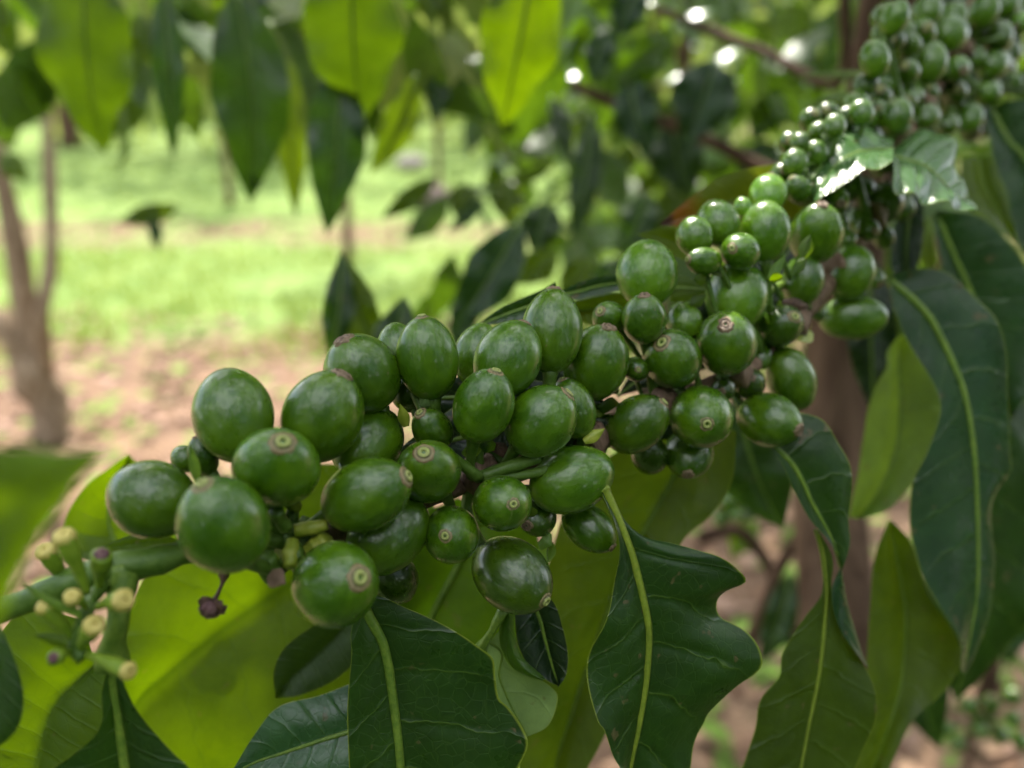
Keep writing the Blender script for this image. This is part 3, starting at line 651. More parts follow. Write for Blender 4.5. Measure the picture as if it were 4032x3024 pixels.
leaf('large wavy dark leaf with deep notch in its right margin and thick yellow midrib', cB,
     [(205,100),(236,200),(292,350),(322,480),(318,600),(268,800),(180,1010),(160,1200),(190,1385),(225,1440),(290,1590),(372,1700)],
     [(210,95),(250,190),(300,300),(350,420),(400,560),(450,760),(478,900),(478,1050),(462,1230),(425,1450),(392,1600),(374,1700)],
     [(215,90),(262,175),(320,280),(380,368),(480,435),(600,460),(740,492),(840,520),(930,580),(998,662),(900,730),(862,790),(885,870),(1000,930),(1060,1000),(1076,1090),(1030,1150),(940,1220),(820,1370),(790,1440),(730,1540),(690,1659),(640,1800)],
     (.156,.158), (.157,.163), (.158,.168), M_DARK, rib=M_RIBY, ribr=(.0012,.0005), quilt=.0009, nv=6.3, wave=.0012, n=96, cs=12, petiole=[(140,-20,.165),(190,90,.160),(250,190,.157)], pr=.0012)
lf = leaf('long hanging leaf twisted once about its middle, dark above and green below', cC,
     [(255,285),(310,370),(360,480),(420,590),(500,680),(550,760),(556,820)], [(268,280),(340,350),(390,430),(430,520),(470,590),(520,690),(558,820)],
     [(300,215),(350,150),(400,138),(480,170),(540,260),(590,350),(602,450),(590,600),(595,700),(560,820)], (.186,.186), (.187,.188), (.190,.187), M_DARK, rib=M_RIB, ribr=(.0009,.0003), nv=4.5, bulge=.0015)
leaf('', cC, [(552,800),(518,890),(522,980),(560,1080),(660,1215)], [(556,800),(545,900),(560,1000),(600,1110),(664,1220)], [(558,800),(575,900),(598,1000),(630,1100),(672,1232)],
     (.187,.186), (.186,.187), (.187,.190), M_TEAL, rib=None, root=lf, blade='turned_margin', nv=3)
leaf('', cC, [(438,630),(470,740),(476,900),(410,1000),(340,1110),(300,1180),(290,1270),(210,1370),(190,1500),(130,1659),(90,1780)], [(450,640),(478,750),(492,920),(482,1080),(462,1260),(420,1470),(388,1640),(360,1780)],
     [(462,640),(520,760),(516,880),(530,990),(575,1100),(655,1215),(705,1330),(702,1470),(645,1600),(580,1780)], (.188,.184), (.189,.188), (.188,.190), M_OLIVE_D, rib=M_RIBY, ribr=(.0006,.0004), root=lf, blade='lower_blade', nv=7, bulge=.001)
leaf('broad olive leaf hanging behind the twisted one at lower right', cC,
     [(758,600),(700,750),(682,1000),(670,1250),(655,1500),(620,1659),(560,1800)], [(766,600),(800,800),(830,1000),(820,1250),(770,1450),(640,1800)],
     [(775,600),(860,700),(920,900),(1010,1030),(1060,1120),(1076,1200),(1000,1330),(870,1450),(790,1600),(700,1800)], (.230,.225), (.236,.230), (.232,.226), M_OLIVE, nv=8)
leaf('pale yellow green leaf hanging left of the large teal one', fl,
     [(3538,1325),(3493,1385),(3495,1445),(3450,1510),(3418,1605),(3398,1740),(3380,1850),(3342,2035)], [(3543,1325),(3535,1450),(3545,1600),(3525,1780),(3460,1930),(3380,2040)],
     [(3560,1320),(3650,1395),(3710,1480),(3750,1570),(3745,1680),(3680,1800),(3590,1910),(3500,2005),(3390,2042)], (.262,.25), (.268,.255), (.262,.25), M_LIGHT, nv=8)
leaf('large teal green leaf with yellow midrib drooping down the right side', fl,
     [(3505,1110),(3520,1205),(3560,1315),(3605,1395),(3656,1480),(3699,1568),(3692,1655),(3640,1790),(3590,1900),(3580,2050),(3610,2200),(3640,2290),(3710,2400),(3775,2510),(3785,2640)],
     [(3497,1105),(3547,1141),(3605,1192),(3663,1257),(3721,1366),(3772,1480),(3800,1568),(3822,1680),(3840,1850),(3850,2100),(3845,2350),(3790,2650)],
     [(3505,1085),(3605,1060),(3706,1066),(3780,1110),(3850,1180),(3920,1260),(3965,1400),(3970,1600),(3978,1800),(3985,1850),(3905,1985),(3915,2200),(3900,2400),(3850,2560),(3795,2660)],
     (.226,.216), (.228,.222), (.230,.224), M_TEAL, rib=M_RIB, ribr=(.0014,.0003), nv=9, bulge=.0008)
leaf('dark leaf with yellow midrib high behind the large teal one', fl,
     [(3672,850),(3695,1000),(3720,1150),(3750,1300),(3800,1500),(3960,1640)], [(3682,840),(3735,968),(3779,1062),(3840,1200),(3910,1400),(3975,1650)],
     [(3700,830),(3850,850),(3950,930),(4040,1050),(4110,1250),(4090,1450),(3985,1650)], (.262,.262), (.266,.268), (.262,.262), M_TEAL, rib=M_RIB, ribr=(.0016,.0005), nv=8)
leaf('narrow yellow green leaf standing behind the dark midribbed one', fl, [(3640,860),(3632,940),(3625,1010),(3650,1075)], [(3655,860),(3655,940),(3655,1010),(3655,1075)], [(3668,860),(3678,940),(3690,1010),(3662,1075)], (.272,.272), (.272,.272), (.272,.272), M_LIGHT, n=24, cs=4)
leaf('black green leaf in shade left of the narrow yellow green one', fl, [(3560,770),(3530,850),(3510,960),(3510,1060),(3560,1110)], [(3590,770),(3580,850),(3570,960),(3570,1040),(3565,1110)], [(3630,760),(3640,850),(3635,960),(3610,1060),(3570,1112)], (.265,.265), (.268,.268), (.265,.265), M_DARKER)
leaf('olive yellow leaf hanging below the right glossy lobe', fl, [(3788,620),(3783,760),(3830,830),(3900,870),(4004,962)], [(3850,620),(3870,720),(3910,800),(3950,870),(4006,964)], [(3915,620),(3945,730),(3982,850),(3995,900),(4008,966)], (.285,.275), (.29,.28), (.285,.275), M_OLIVE)
leaf('dark leaf hanging at the right border with yellow midrib', fl, [(3862,431),(3893,530),(3908,630),(3961,763),(3995,930),(4075,1060)], [(3900,425),(3935,497),(3975,563),(4027,617),(4090,760),(4085,1060)], [(3950,400),(4032,390),(4150,420),(4200,600),(4180,800),(4090,1060)], (.30,.29), (.305,.30), (.30,.29), M_TEAL, ribr=(.0016,.0008))
leaf('bright green leaf tip poking in from the right border', fl, [(4200,240),(4080,262),(4000,290),(3945,335)], [(4200,320),(4080,325),(4000,332),(3944,338)], [(4200,400),(4080,398),(4000,380),(3945,342)], (.31,.30), (.31,.30), (.31,.30), M_BRIGHT)
leaf('glossy young leaf pointing left over the small berries at upper right', c4,
     [(925,850),(820,788),(730,758),(620,790),(540,860),(480,950),(458,1060),(463,1192)], [(925,890),(820,890),(720,905),(620,955),(540,1040),(490,1110),(464,1193)],
     [(925,960),(840,1012),(760,1012),(700,1060),(600,1122),(520,1162),(466,1194)], (.232,.205), (.214,.200), (.196,.196), M_SHINY, nv=6, bulge=.0012, quilt=.0006)
leaf('glossy leaf with white sun sparkles pointing right at upper right', c4,
     [(915,880),(1000,828),(1130,778),(1230,778),(1290,880),(1322,1000),(1345,1150),(1420,1250)], [(905,920),(1000,950),(1110,980),(1200,1050),(1290,1150),(1424,1253)],
     [(915,990),(950,1100),(1030,1162),(1150,1192),(1300,1222),(1424,1256)], (.250,.222), (.222,.210), (.198,.205), M_SHINY, nv=6, bulge=.0012, quilt=.0010, wave=.0012)
leaf('upright olive young leaf in front of the far top cluster', c4, [(905,185),(872,280),(868,380),(905,490)], [(915,185),(918,290),(918,390),(912,490)], [(928,185),(965,290),(968,390),(925,492)], (.25,.25), (.252,.252), (.25,.25), M_OLIVE, n=24, cs=5)
leaf('folded two toned young leaf below the upright olive one', c4, [(745,435),(722,520),(750,610),(822,668)], [(870,440),(860,520),(840,600),(826,668)], [(990,470),(950,530),(890,600),(830,668)], (.256,.25), (.25,.247), (.254,.25), M_LIGHT, n=24, cs=5)
leaf('narrow bright leaf pointing left out of the far top cluster', c4, [(760,412),(640,416),(500,428),(370,446)], [(760,436),(640,438),(500,442),(370,450)], [(760,470),(640,466),(500,460),(370,454)], (.28,.31), (.28,.31), (.28,.31), M_OLIVE, n=24, cs=4)
leaf('dark leaf with yellow rim under the narrow bright one', c4, [(760,540),(640,555),(520,580),(408,632)], [(760,575),(640,590),(520,618),(410,640)], [(760,620),(640,660),(520,680),(412,648)], (.28,.31), (.28,.31), (.282,.312), M_MID, n=24, cs=4)
leaf('long olive leaf with orange and burnt brown tip above the pale berries', c3,
     [(1120,40),(1010,54),(850,75),(700,120),(580,190),(470,280),(380,360)], [(1120,180),(1010,190),(850,215),(700,255),(580,300),(470,335),(380,364)],
     [(1120,330),(1010,340),(850,370),(700,395),(560,400),(460,372),(381,368)], (.215,.205), (.220,.205), (.215,.205), M_TIPPED, rib=None, nv=8)
leaf('dark olive leaf tip left of the smallest pale berry under the burnt leaf', c3, [(560,400),(400,380),(330,393),(268,410)], [(560,480),(430,440),(340,418),(268,413)], [(560,560),(420,510),(330,445),(269,416)], (.215,.21), (.217,.21), (.215,.21), M_OLIVE, rib=None, n=30)
leaf('dark pointed leaf behind the tallest berry, pointing left', c2, [(760,120),(690,160),(560,215),(470,270),(418,312)], [(760,200),(690,215),(580,250),(490,285),(418,314)], [(760,290),(690,290),(600,295),(500,305),(419,317)], (.185,.185), (.187,.185), (.184,.185), M_DARK, n=30)
leaf('teal leaf with pale rim between tallest berry and big pale berry', c2, [(740,180),(860,124),(950,98),(1050,92),(1150,90)], [(740,190),(860,165),(950,140),(1050,125),(1150,120)], [(740,200),(860,200),(940,182),(1050,162),(1150,160)], (.192,.198), (.193,.199), (.190,.196), M_TEAL, n=30)
leaf('light green leaf below the teal rimmed one behind the small berries', c2, [(800,215),(860,203),(940,188),(1050,168),(1180,150)], [(800,250),(860,245),(940,240),(1050,230),(1180,220)], [(800,280),(860,290),(940,320),(1050,330),(1180,330)], (.192,.198), (.196,.202), (.194,.200), M_OLIVE, n=30)
leaf('short yellow green leaf right of the big pale berry', c2, [(1260,90),(1330,100),(1380,118),(1432,150)], [(1260,150),(1330,150),(1380,152),(1432,153)], [(1260,210),(1330,205),(1390,185),(1432,156)], (.198,.19), (.198,.19), (.198,.19), M_BRIGHT, n=24, cs=4)
# big leaves behind and below the branch
leaf('huge olive leaf hanging in the middle behind the wavy dark one', fl,
     [(2600,1700),(2400,1800),(2230,2000),(2140,2300),(2080,2700),(2040,3000),(2100,3300)], [(2760,1640),(2640,1900),(2480,2200),(2340,2550),(2220,2900),(2110,3300)],
     [(2900,1700),(2880,1900),(2790,2040),(2700,2115),(2600,2300),(2480,2600),(2380,2900),(2150,3300)], (.20,.20), (.21,.21), (.205,.205), M_OLIVE, nv=9)
leaf('mid green leaf with pale midrib seen between the lower berries, bottom centre left', fl,
     [(1800,1960),(1560,2080),(1450,2300),(1380,2600),(1400,2900),(1500,3200)], [(1900,2000),(1812,2211),(1701,2423),(1620,2650),(1560,2900),(1520,3200)],
     [(2100,2050),(2150,2300),(2080,2600),(1950,2850),(1750,3050),(1540,3200)], (.195,.20), (.20,.205), (.195,.20), M_MID2, rib=M_RIB, ribr=(.0012,.0007), nv=8)
leaf('large glowing yellow green leaf lit from behind at lower left', fl,
     [(1700,1850),(1400,1830),(1150,1850),(850,2050),(620,2200),(500,2420),(430,2650),(420,2900),(440,3150)], [(1720,1950),(1500,2080),(1250,2230),(942,2430),(798,2540),(678,2640),(519,2800),(445,3150)],
     [(1700,2080),(1620,2300),(1520,2600),(1300,2850),(1050,3020),(800,3150),(600,3220),(455,3160)], (.205,.175), (.210,.185), (.205,.190), M_BRIGHT, rib=None, ribr=(.0004,.0002), nv=8, n=72)
leaf('small dark leaf hanging over the right part of the glowing leaf', fl,
     [(1400,2380),(1270,2440),(1130,2540),(1080,2640),(1084,2746)], [(1400,2400),(1330,2500),(1240,2590),(1150,2670),(1086,2748)], [(1460,2420),(1450,2540),(1330,2670),(1190,2735),(1090,2750)], (.190,.186), (.192,.188), (.190,.186), M_OLIVE_D, rib=None)
leaf('bluish shiny leaf at the bottom edge left of the big dark one', fl,
     [(1480,2640),(1380,2690),(1250,2740),(1100,2780),(1010,2880),(905,3050)], [(1480,2850),(1380,2880),(1250,2920),(1100,2970),(1010,3000),(906,3052)], [(1480,3120),(1380,3130),(1250,3120),(1100,3110),(1010,3080),(907,3055)], (.168,.160), (.164,.160), (.160,.158), M_BLUISH, nv=6)
leaf('bright green leaf at the left with darker midrib, under the flower buds', fl,
     [(330,2440),(100,2400),(-60,2600),(-160,2900),(-120,3250)], [(380,2620),(310,2680),(215,2780),(168,2900),(138,3050),(130,3250)], [(420,2600),(440,2760),(400,2900),(330,3060),(220,3250)], (.142,.138), (.144,.14), (.142,.138), M_BRIGHT, rib=None, nv=8)
leaf('dark leaf hanging straight down from the end of the branch, bottom left', fl,
     [(438,2600),(402,2720),(402,2830),(370,2900),(270,2985),(190,3045),(120,3200)], [(448,2590),(448,2680),(460,2770),(478,2880),(494,3000),(505,3200)], [(456,2600),(490,2700),(532,2790),(600,2880),(680,2960),(770,3045),(860,3200)],
     (.124,.126), (.125,.130), (.124,.127), M_DARK, rib=M_RIB, ribr=(.0012,.0009), nv=5, petiole=[(470,2235,.125),(478,2330,.124),(462,2450,.123),(446,2540,.124),(448,2620,.125)], pr=.0021, bulge=.0015)
leaf('very blurred big leaf closest to the camera at the left edge', fl,
     [(-200,1720),(0,1757),(120,1762),(260,1775),(425,1768)], [(-200,2150),(0,2020),(150,1920),(280,1830),(425,1771)], [(-200,2700),(-60,2520),(0,2430),(60,2300),(130,2150),(240,2000),(320,1880),(425,1774)], (.058,.072), (.058,.072), (.058,.072), M_BRIGHT, rib=None, nv=6)
leaf('dark rounded leaf cut off by the left edge near the bottom', fl, [(-60,2360),(-150,2600),(-120,2900),(-60,2960)], [(-50,2360),(-20,2600),(-20,2800),(-50,2960)], [(-40,2380),(20,2500),(62,2600),(94,2720),(86,2830),(40,2905),(-40,2960)], (.118,.118), (.118,.118), (.118,.118), M_DARK, rib=None)
leaf('pale sunlit leaf behind the leftmost berry', fl, [(420,2240),(270,2170),(255,2050),(330,1920),(430,1840),(505,1790)], [(520,2230),(440,2100),(430,2000),(460,1900),(506,1790)], [(720,2230),(700,2100),(640,2000),(580,1880),(508,1790)], (.21,.21), (.215,.215), (.21,.21), M_BRIGHT, rib=M_RIB, nv=7)
leaf('thin bright yellow leaf edge resting behind the thick green stem', fl, [(398,2154),(450,2130),(520,2105),(580,2097),(640,2104),(760,2150)], [(398,2158),(450,2150),(520,2140),(580,2135),(640,2135),(760,2156)], [(398,2162),(450,2180),(520,2190),(580,2195),(640,2190),(760,2162)], (.137,.137), (.137,.137), (.137,.137), M_BRIGHT, rib=None, n=24, cs=4)

# ---------- free hanging leaves farther back: base, tip, half width (photo pixels), depth ----------
def shape_w(t): return max(0.0, math.sin(math.pi * min(1, t) ** .9)) ** .80 * (1 - .30 * max(0, t - .55) / .45) * 1.02
def hang(label, base, tip, hw, d, mat, dt=0.0, fold=.25, curve=0.0, tiltz=0.0, group='blurred leaves hanging in the background', n=26, cs=4, nm='coffee_leaf'):
    b, t_ = P(base[0], base[1], d), P(tip[0], tip[1], d + dt)
    ax = t_ - b; vd = (CAM - b.lerp(t_, .5)).normalized()
    side = ax.cross(vd).normalized(); nn = side.cross(ax).normalized()
    if nn.dot(vd) < 0: nn = -nn
    side = (side * math.cos(tiltz) + nn * math.sin(tiltz)); W = hw * d / F
    L, M, R = [], [], []
    for i in range(13):
        t = i / 12
        m = b.lerp(t_, t) + side * curve * ax.length * math.sin(math.pi * t) - nn * .06 * ax.length * math.sin(math.pi * t) * -1
        w = W * shape_w(t)
        M.append(m); L.append(m - side * w + nn * w * fold); R.append(m + side * w + nn * w * fold)
    r = empty(nm, M[0])
    V, Fc, U = blade_data(L, M, R, n=n, cs=cs, bulge=.002, quilt=.0008, wave=.003, org=r.location, seed=base[0])
    mesh_obj('blade', V, Fc, mat, r, uvs=U)
    tube('midrib', spline(M, 16), [lerp(.0012, .0004, i / 15) for i in range(16)], M_RIB, r, 6)
    tag(r, label, 'leaf', group)
    return r
H = [
 ('shaded dark leaf farthest right behind the large teal leaf', (4000,1250), (4060,2500), 170, .34, M_DARK, 0, .1),
 ('dark leaf hanging low at the right edge over the litter', (4040,2250), (3960,2620), 80, .55, M_TEAL, 0, .2),
 ('olive leaf behind the broad olive one at the lower right', (3560,2350), (3700,2950), 110, .46, M_DARK, 0, .2),
 ('dark blurred leaf in the gap left of the trunk foot', (3120,2250), (2990,2620), 60, .55, M_DARK, 0, .2),
 ('green blurred leaf below the round glossy berry beside the brown twig', (3050,1900), (2830,2060), 55, .60, M_DARK, 0, .2),
 ('dark leaf high in the thicket left of the pale twig', (2480,300), (2560,620), 85, .62, M_TEAL, 0, .2),
 ('dark leaf in the thicket above the big pale berry', (2560,760), (2440,1010), 75, .55, M_DARK, 0, .2),
 ('olive leaf in the thicket between two dark ones', (2700,700), (2600,920), 60, .7, M_OLIVE, 0, .2),
 ('bright leaf low in the centre thicket behind the tallest berry', (2330,1010), (2200,1190), 60, .55, M_BRIGHT, 0, .2),
 ('dark leaf low in the centre thicket left of the big pale berry', (2450,1010), (2330,1220), 60, .5, M_DARK, 0, .2),
 ('added dark leaf closing gaps behind the lower edge of the upper row', (2430,1530), (1520,1570), 105, .176, M_DARKER, -.005, .1),  # added dark leaves stand in for the shaded stems between berries
 ('added dark leaf closing gaps behind the lemon shaped berry', (2860,1590), (2370,1730), 62, .192, M_DARKER, -.004, .1),
 ('added dark leaf closing gaps behind the middle berries', (2440,1620), (1540,1800), 165, .172, M_DARKER, -.005, .1),
 ('added dark leaf closing gaps behind the berries right of the centre', (3080,1120), (2430,1560), 120, .200, M_DARKER, -.008, .1),
 ('broad drooping leaf at upper left, its lower left half glowing yellow', (330,-180), (408,605), 175, .42, M_DMID, .04, -.3),
 ('narrow bluish leaf right of the broad drooping one at upper left', (640,-60), (682,625), 62, .46, M_TEAL, .02, .2),
 ('dark broad leaf with yellow tip, third large one from upper left', (930,-40), (985,800), 150, .44, M_DARK, .03, .25),
 ('bright slim leaf directly right behind the dark broad one', (1060,80), (1165,860), 72, .50, M_OLIVE, .02, .2),
 ('dark bluish leaf with pale streak pointing down over the grass', (1340,210), (1287,925), 112, .42, M_TEAL, .02, .2),
 ('very large mid green leaf hanging from the top edge left of centre', (1395,-200), (1430,480), 200, .38, M_DMID, .05, -.2),
 ('slim bright leaf leaning left above the pinkish stones', (1640,290), (1460,685), 68, .46, M_OLIVE, .02, .2),
 ('large yellow green backlit leaf hanging from the top edge at centre', (2110,-200), (1975,505), 165, .38, M_BRIGHT, .04, -.2),
 ('small bluish leaf below the white glints at top centre', (1713,280), (1713,485), 46, .6, M_TEAL, 0, .2),
 ('yellow leaf at the top edge above the bluish glints', (890,-90), (905,115), 65, .55, M_BRIGHT, 0, .2),
 ('small yellow leaf right of the broad drooping one', (550,50), (568,275), 52, .6, M_BRIGHT, 0, .2),
 ('small level leaf hovering over the soil strip', (705,812), (462,876), 40, .75, M_OLIVE, 0, .1),
 ('tiny bluish leaf hanging under the small level one', (600,850), (622,985), 26, .75, M_TEAL, 0, .1),
 ('dark leaf pointing up beside the upper row, left half', (1300,1400), (1345,985), 62, .36, M_DARK, 0, .2),
 ('bright leaf pointing up left behind the upper row', (1480,1420), (1365,1010), 78, .37, M_BRIGHT, 0, .2),
 ('dark wedge shaped leaf behind the second upper berry', (1540,1500), (1595,1165), 92, .36, M_DARK, 0, .2),
 ('bluish leaf slanting down left behind the tallest berry', (2050,880), (1775,1310), 105, .45, M_TEAL, 0, .25),
 ('slim dark leaf hanging left of the slanting bluish one', (1850,1100), (1790,1420), 55, .5, M_TEAL, 0, .2),
 ('narrow bright leaf pointing down left over the grass at centre', (1715,700), (1498,862), 40, .6, M_BRIGHT, 0, .1),
 ('thin bluish leaf slanting at centre', (1910,775), (1760,915), 28, .6, M_TEAL, 0, .1),
 ('bright squarish leaf above the tallest berry', (2190,990), (2040,1120), 66, .5, M_BRIGHT, 0, .2),
 ('dark bluish broad leaf in the upper right thicket', (2820,240), (2700,580), 125, .6, M_TEAL, 0, .25),
 ('teal slim leaf in the top middle thicket', (2395,110), (2330,335), 58, .62, M_TEAL, 0, .1),
 ('green leaf pointing left in the top middle thicket', (2640,150), (2370,345), 78, .62, M_MID, 0, .2),
 ('dark leaf hanging below the pale brown twig', (2650,480), (2720,780), 105, .66, M_DARK, 0, .2),
 ('long dark leaf hanging upright in the centre thicket', (2330,450), (2255,960), 62, .62, M_DARK, 0, .1),
 ('dark slim leaf left of the bright lozenge leaf', (2170,380), (2245,660), 38, .6, M_DARKER, 0, .1),
 ('bright lozenge leaf in the centre thicket', (2292,420), (2268,600), 38, .7, M_BRIGHT, 0, .1),
 ('yellow leaf above the burnt leaf tip', (2650,680), (2500,750), 38, .8, M_BRIGHT, 0, .1),
 ('bright leaf in the middle of the thicket left of the yellow one', (2500,580), (2420,700), 46, .8, M_BRIGHT, 0, .1),
 ('olive leaf hanging under the thin bluish slanting one', (1990,700), (2010,900), 62, .6, M_OLIVE, 0, .2),
 ('green leaf left of the olive one in the centre', (1830,720), (1810,880), 60, .62, M_OLIVE, 0, .2),
 ('dark leaf above the bright squarish one', (2160,800), (2100,1000), 80, .56, M_DARK, 0, .2),
 ('dark leaf behind the glossy pair at the thicket right', (3050,560), (2900,760), 80, .7, M_DARK, 0, .2),
 ('dark broad leaf at the top edge above the upper right thicket', (2530,-60), (2420,160), 70, .6, M_TEAL, 0, .2),
 ('green leaf below the top edge next to the brown trunk', (3080,380), (2960,560), 70, .7, M_MID, 0, .2),
 ('yellowish leaf at the top left corner', (-20,-40), (20,220), 46, .6, M_BRIGHT, 0, .1),
 ('yellow leaf at the left edge beside the thin tree stem', (10,600), (110,720), 44, .8, M_BRIGHT, 0, .1),
 ('olive leaf at the top edge between two big bright ones', (1680,-100), (1700,110), 60, .5, M_OLIVE, 0, .2),
 ('dark leaf at the top edge right of the yellow one', (1010,-120), (1000,140), 60, .5, M_DARK, 0, .2),
 ('green leaf behind the trunk at lower right', (2980,2050), (2880,2200), 50, .75, M_BRIGHT, 0, .2),
 ('dark leaf in the gap between wavy leaf and twisted leaf', (3200,2480), (2980,2500), 40, .6, M_TEAL, 0, .2),
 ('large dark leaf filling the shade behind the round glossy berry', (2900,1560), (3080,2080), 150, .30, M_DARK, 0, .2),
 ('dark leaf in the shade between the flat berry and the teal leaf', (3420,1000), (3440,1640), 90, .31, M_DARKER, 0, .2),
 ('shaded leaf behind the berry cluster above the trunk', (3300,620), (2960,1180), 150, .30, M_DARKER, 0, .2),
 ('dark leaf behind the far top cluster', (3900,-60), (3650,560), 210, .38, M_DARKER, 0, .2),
 ('tall dark leaf behind the lower end of the large teal one', (3880,1400), (3760,2760), 240, .30, M_DARK, .02, .1),
]
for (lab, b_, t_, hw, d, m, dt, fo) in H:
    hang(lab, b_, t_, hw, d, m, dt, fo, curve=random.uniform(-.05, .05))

# ---------- flower bud remnants at the branch tip, dried flower ----------
for (tu, tv, bu, bv, r, dtip, m_tip, lab) in [
    (251,2112,338,2318,41,.112,M_TIP,'tallest bud stub with creamy swollen tip'),
    (487,2363,392,2388,42,.112,M_TIP,'fat creamy bud stub pointing right in front of the petiole'),
    (400,2184,392,2305,44,.117,M_PURP,'bud stub with dark purple tip against the thick stem'),
    (176,2387,292,2530,33,.113,M_TIP,'slanting bud stub with pale tip, left side'),
    (284,2350,335,2392,32,.112,M_TIP,'short bud stub facing the camera above the middle'),
    (371,2462,312,2562,40,.113,M_TIP,'thick bud stub with ring and purple spot, lower middle'),
    (212,2590,272,2572,33,.112,M_PURP,'lowest left bud stub with pinkish tip'),
    (506,2642,335,2578,34,.113,M_TIP,'long bud stub reaching right under the others'),
    (180,2170,262,2310,37,.124,M_TIP,'blurred pale bud stub farthest left behind')]:
    k = dtip / F
    a, b_ = P(tu, tv, dtip), P(bu, bv, dtip + .003)
    ax = (a - b_)
    t = empty('bud_stub', b_)
    pts = spline([b_ - ax * .1, b_ + ax * .4 + UP * .0003, b_ + ax * .8, a], 12)
    tube('receptacle', pts, [r * k * (.34 + .62 * min(1, (i / 8) ** 1.5)) for i in range(12)], M_BUD, t, 14, .12)
    n = (a - pts[-3]).normalized(); n = (n + (CAM - a).normalized() * .45).normalized()
    rot = n.to_track_quat('Z', 'Y').to_matrix()
    V, Fc = lathe_data([(1.0, -.55), (1.1, -.1), (1.02, .25), (.8, .48), (.55, .56), (.42, .46), (.32, .5), (.2, .5), (.13, .30), (.001, .1)], 20, .12)
    mesh_obj('bud_tip', [rot @ (v_ * (r * k * (.62 if m_tip is M_PURP else .97))) + a - b_ for v_ in V], Fc, m_tip, t)
    tag(t, lab + ' at the branch end', 'bud', 'spent flower bud stubs at the branch tip')
t = empty('bud_stalk', P(330, 2400, .117)); tag(t, 'short brown green stalk joining the bud stubs to the branch end', 'stalk')
tube('stalk', spline([P(400, 2300, .122), P(345, 2395, .117), P(318, 2480, .116), P(300, 2560, .116), P(330, 2590, .116)], 18), [.0011] * 18, M_STEM, t, 10, .4)
for pl, pr_, m in (([P(320, 2400, .114), P(200, 2350, .112), P(88, 2288, .111)], [P(320, 2440, .114), P(200, 2390, .112), P(92, 2310, .111)], M_LIGHT), ([P(270, 2560, .114), P(200, 2540, .113), P(130, 2500, .112)], [P(255, 2500, .114), P(200, 2490, .113), P(132, 2497, .112)], M_OLIVE)):
    flat_shape('bract', pl, pr_, m, t)
t = empty('dried_flower', P(880, 2260, .128)); tag(t, 'shrivelled dark brown dried flower dangling below the largest berry', 'dried flower')
tube('stalk', spline([P(884, 2240, .129), P(878, 2285, .129), P(860, 2335, .128), P(838, 2370, .128)], 10), [.0004, .0008, .0008, .0005, .0003, .0003, .0003, .0003, .0004, .0006], M_DRY, t, 8, .5)
c = P(832, 2392, .127)
for i in range(10):
    a = i / 10 * 6.283 + .3
    dirv = (RIGHT * math.cos(a) + UP * math.sin(a) * .8 + BACK * random.uniform(-.3, .5)).normalized()
    s_ = dirv.cross(BACK).normalized() * .0010
    l_ = random.uniform(.0014, .0025)
    flat_shape('petal', [c - s_ * .6, c + dirv * l_ * .5 - s_ + BACK * .0005, c + dirv * l_ - s_ * .8], [c + s_ * .6, c + dirv * l_ * .5 + s_ - BACK * .0003, c + dirv * l_ + s_ * .5 + BACK * .0004], M_DRY, t, bulge=.0004)
V, Fc = lathe_data([(.1, -1.1), (.9, -.8), (1.3, 0), (1.0, .8), (.1, 1.2)], 14, .8)
mesh_obj('withered_calyx', [v_ * .0012 + c - t.location for v_ in V], Fc, M_PURP, t)

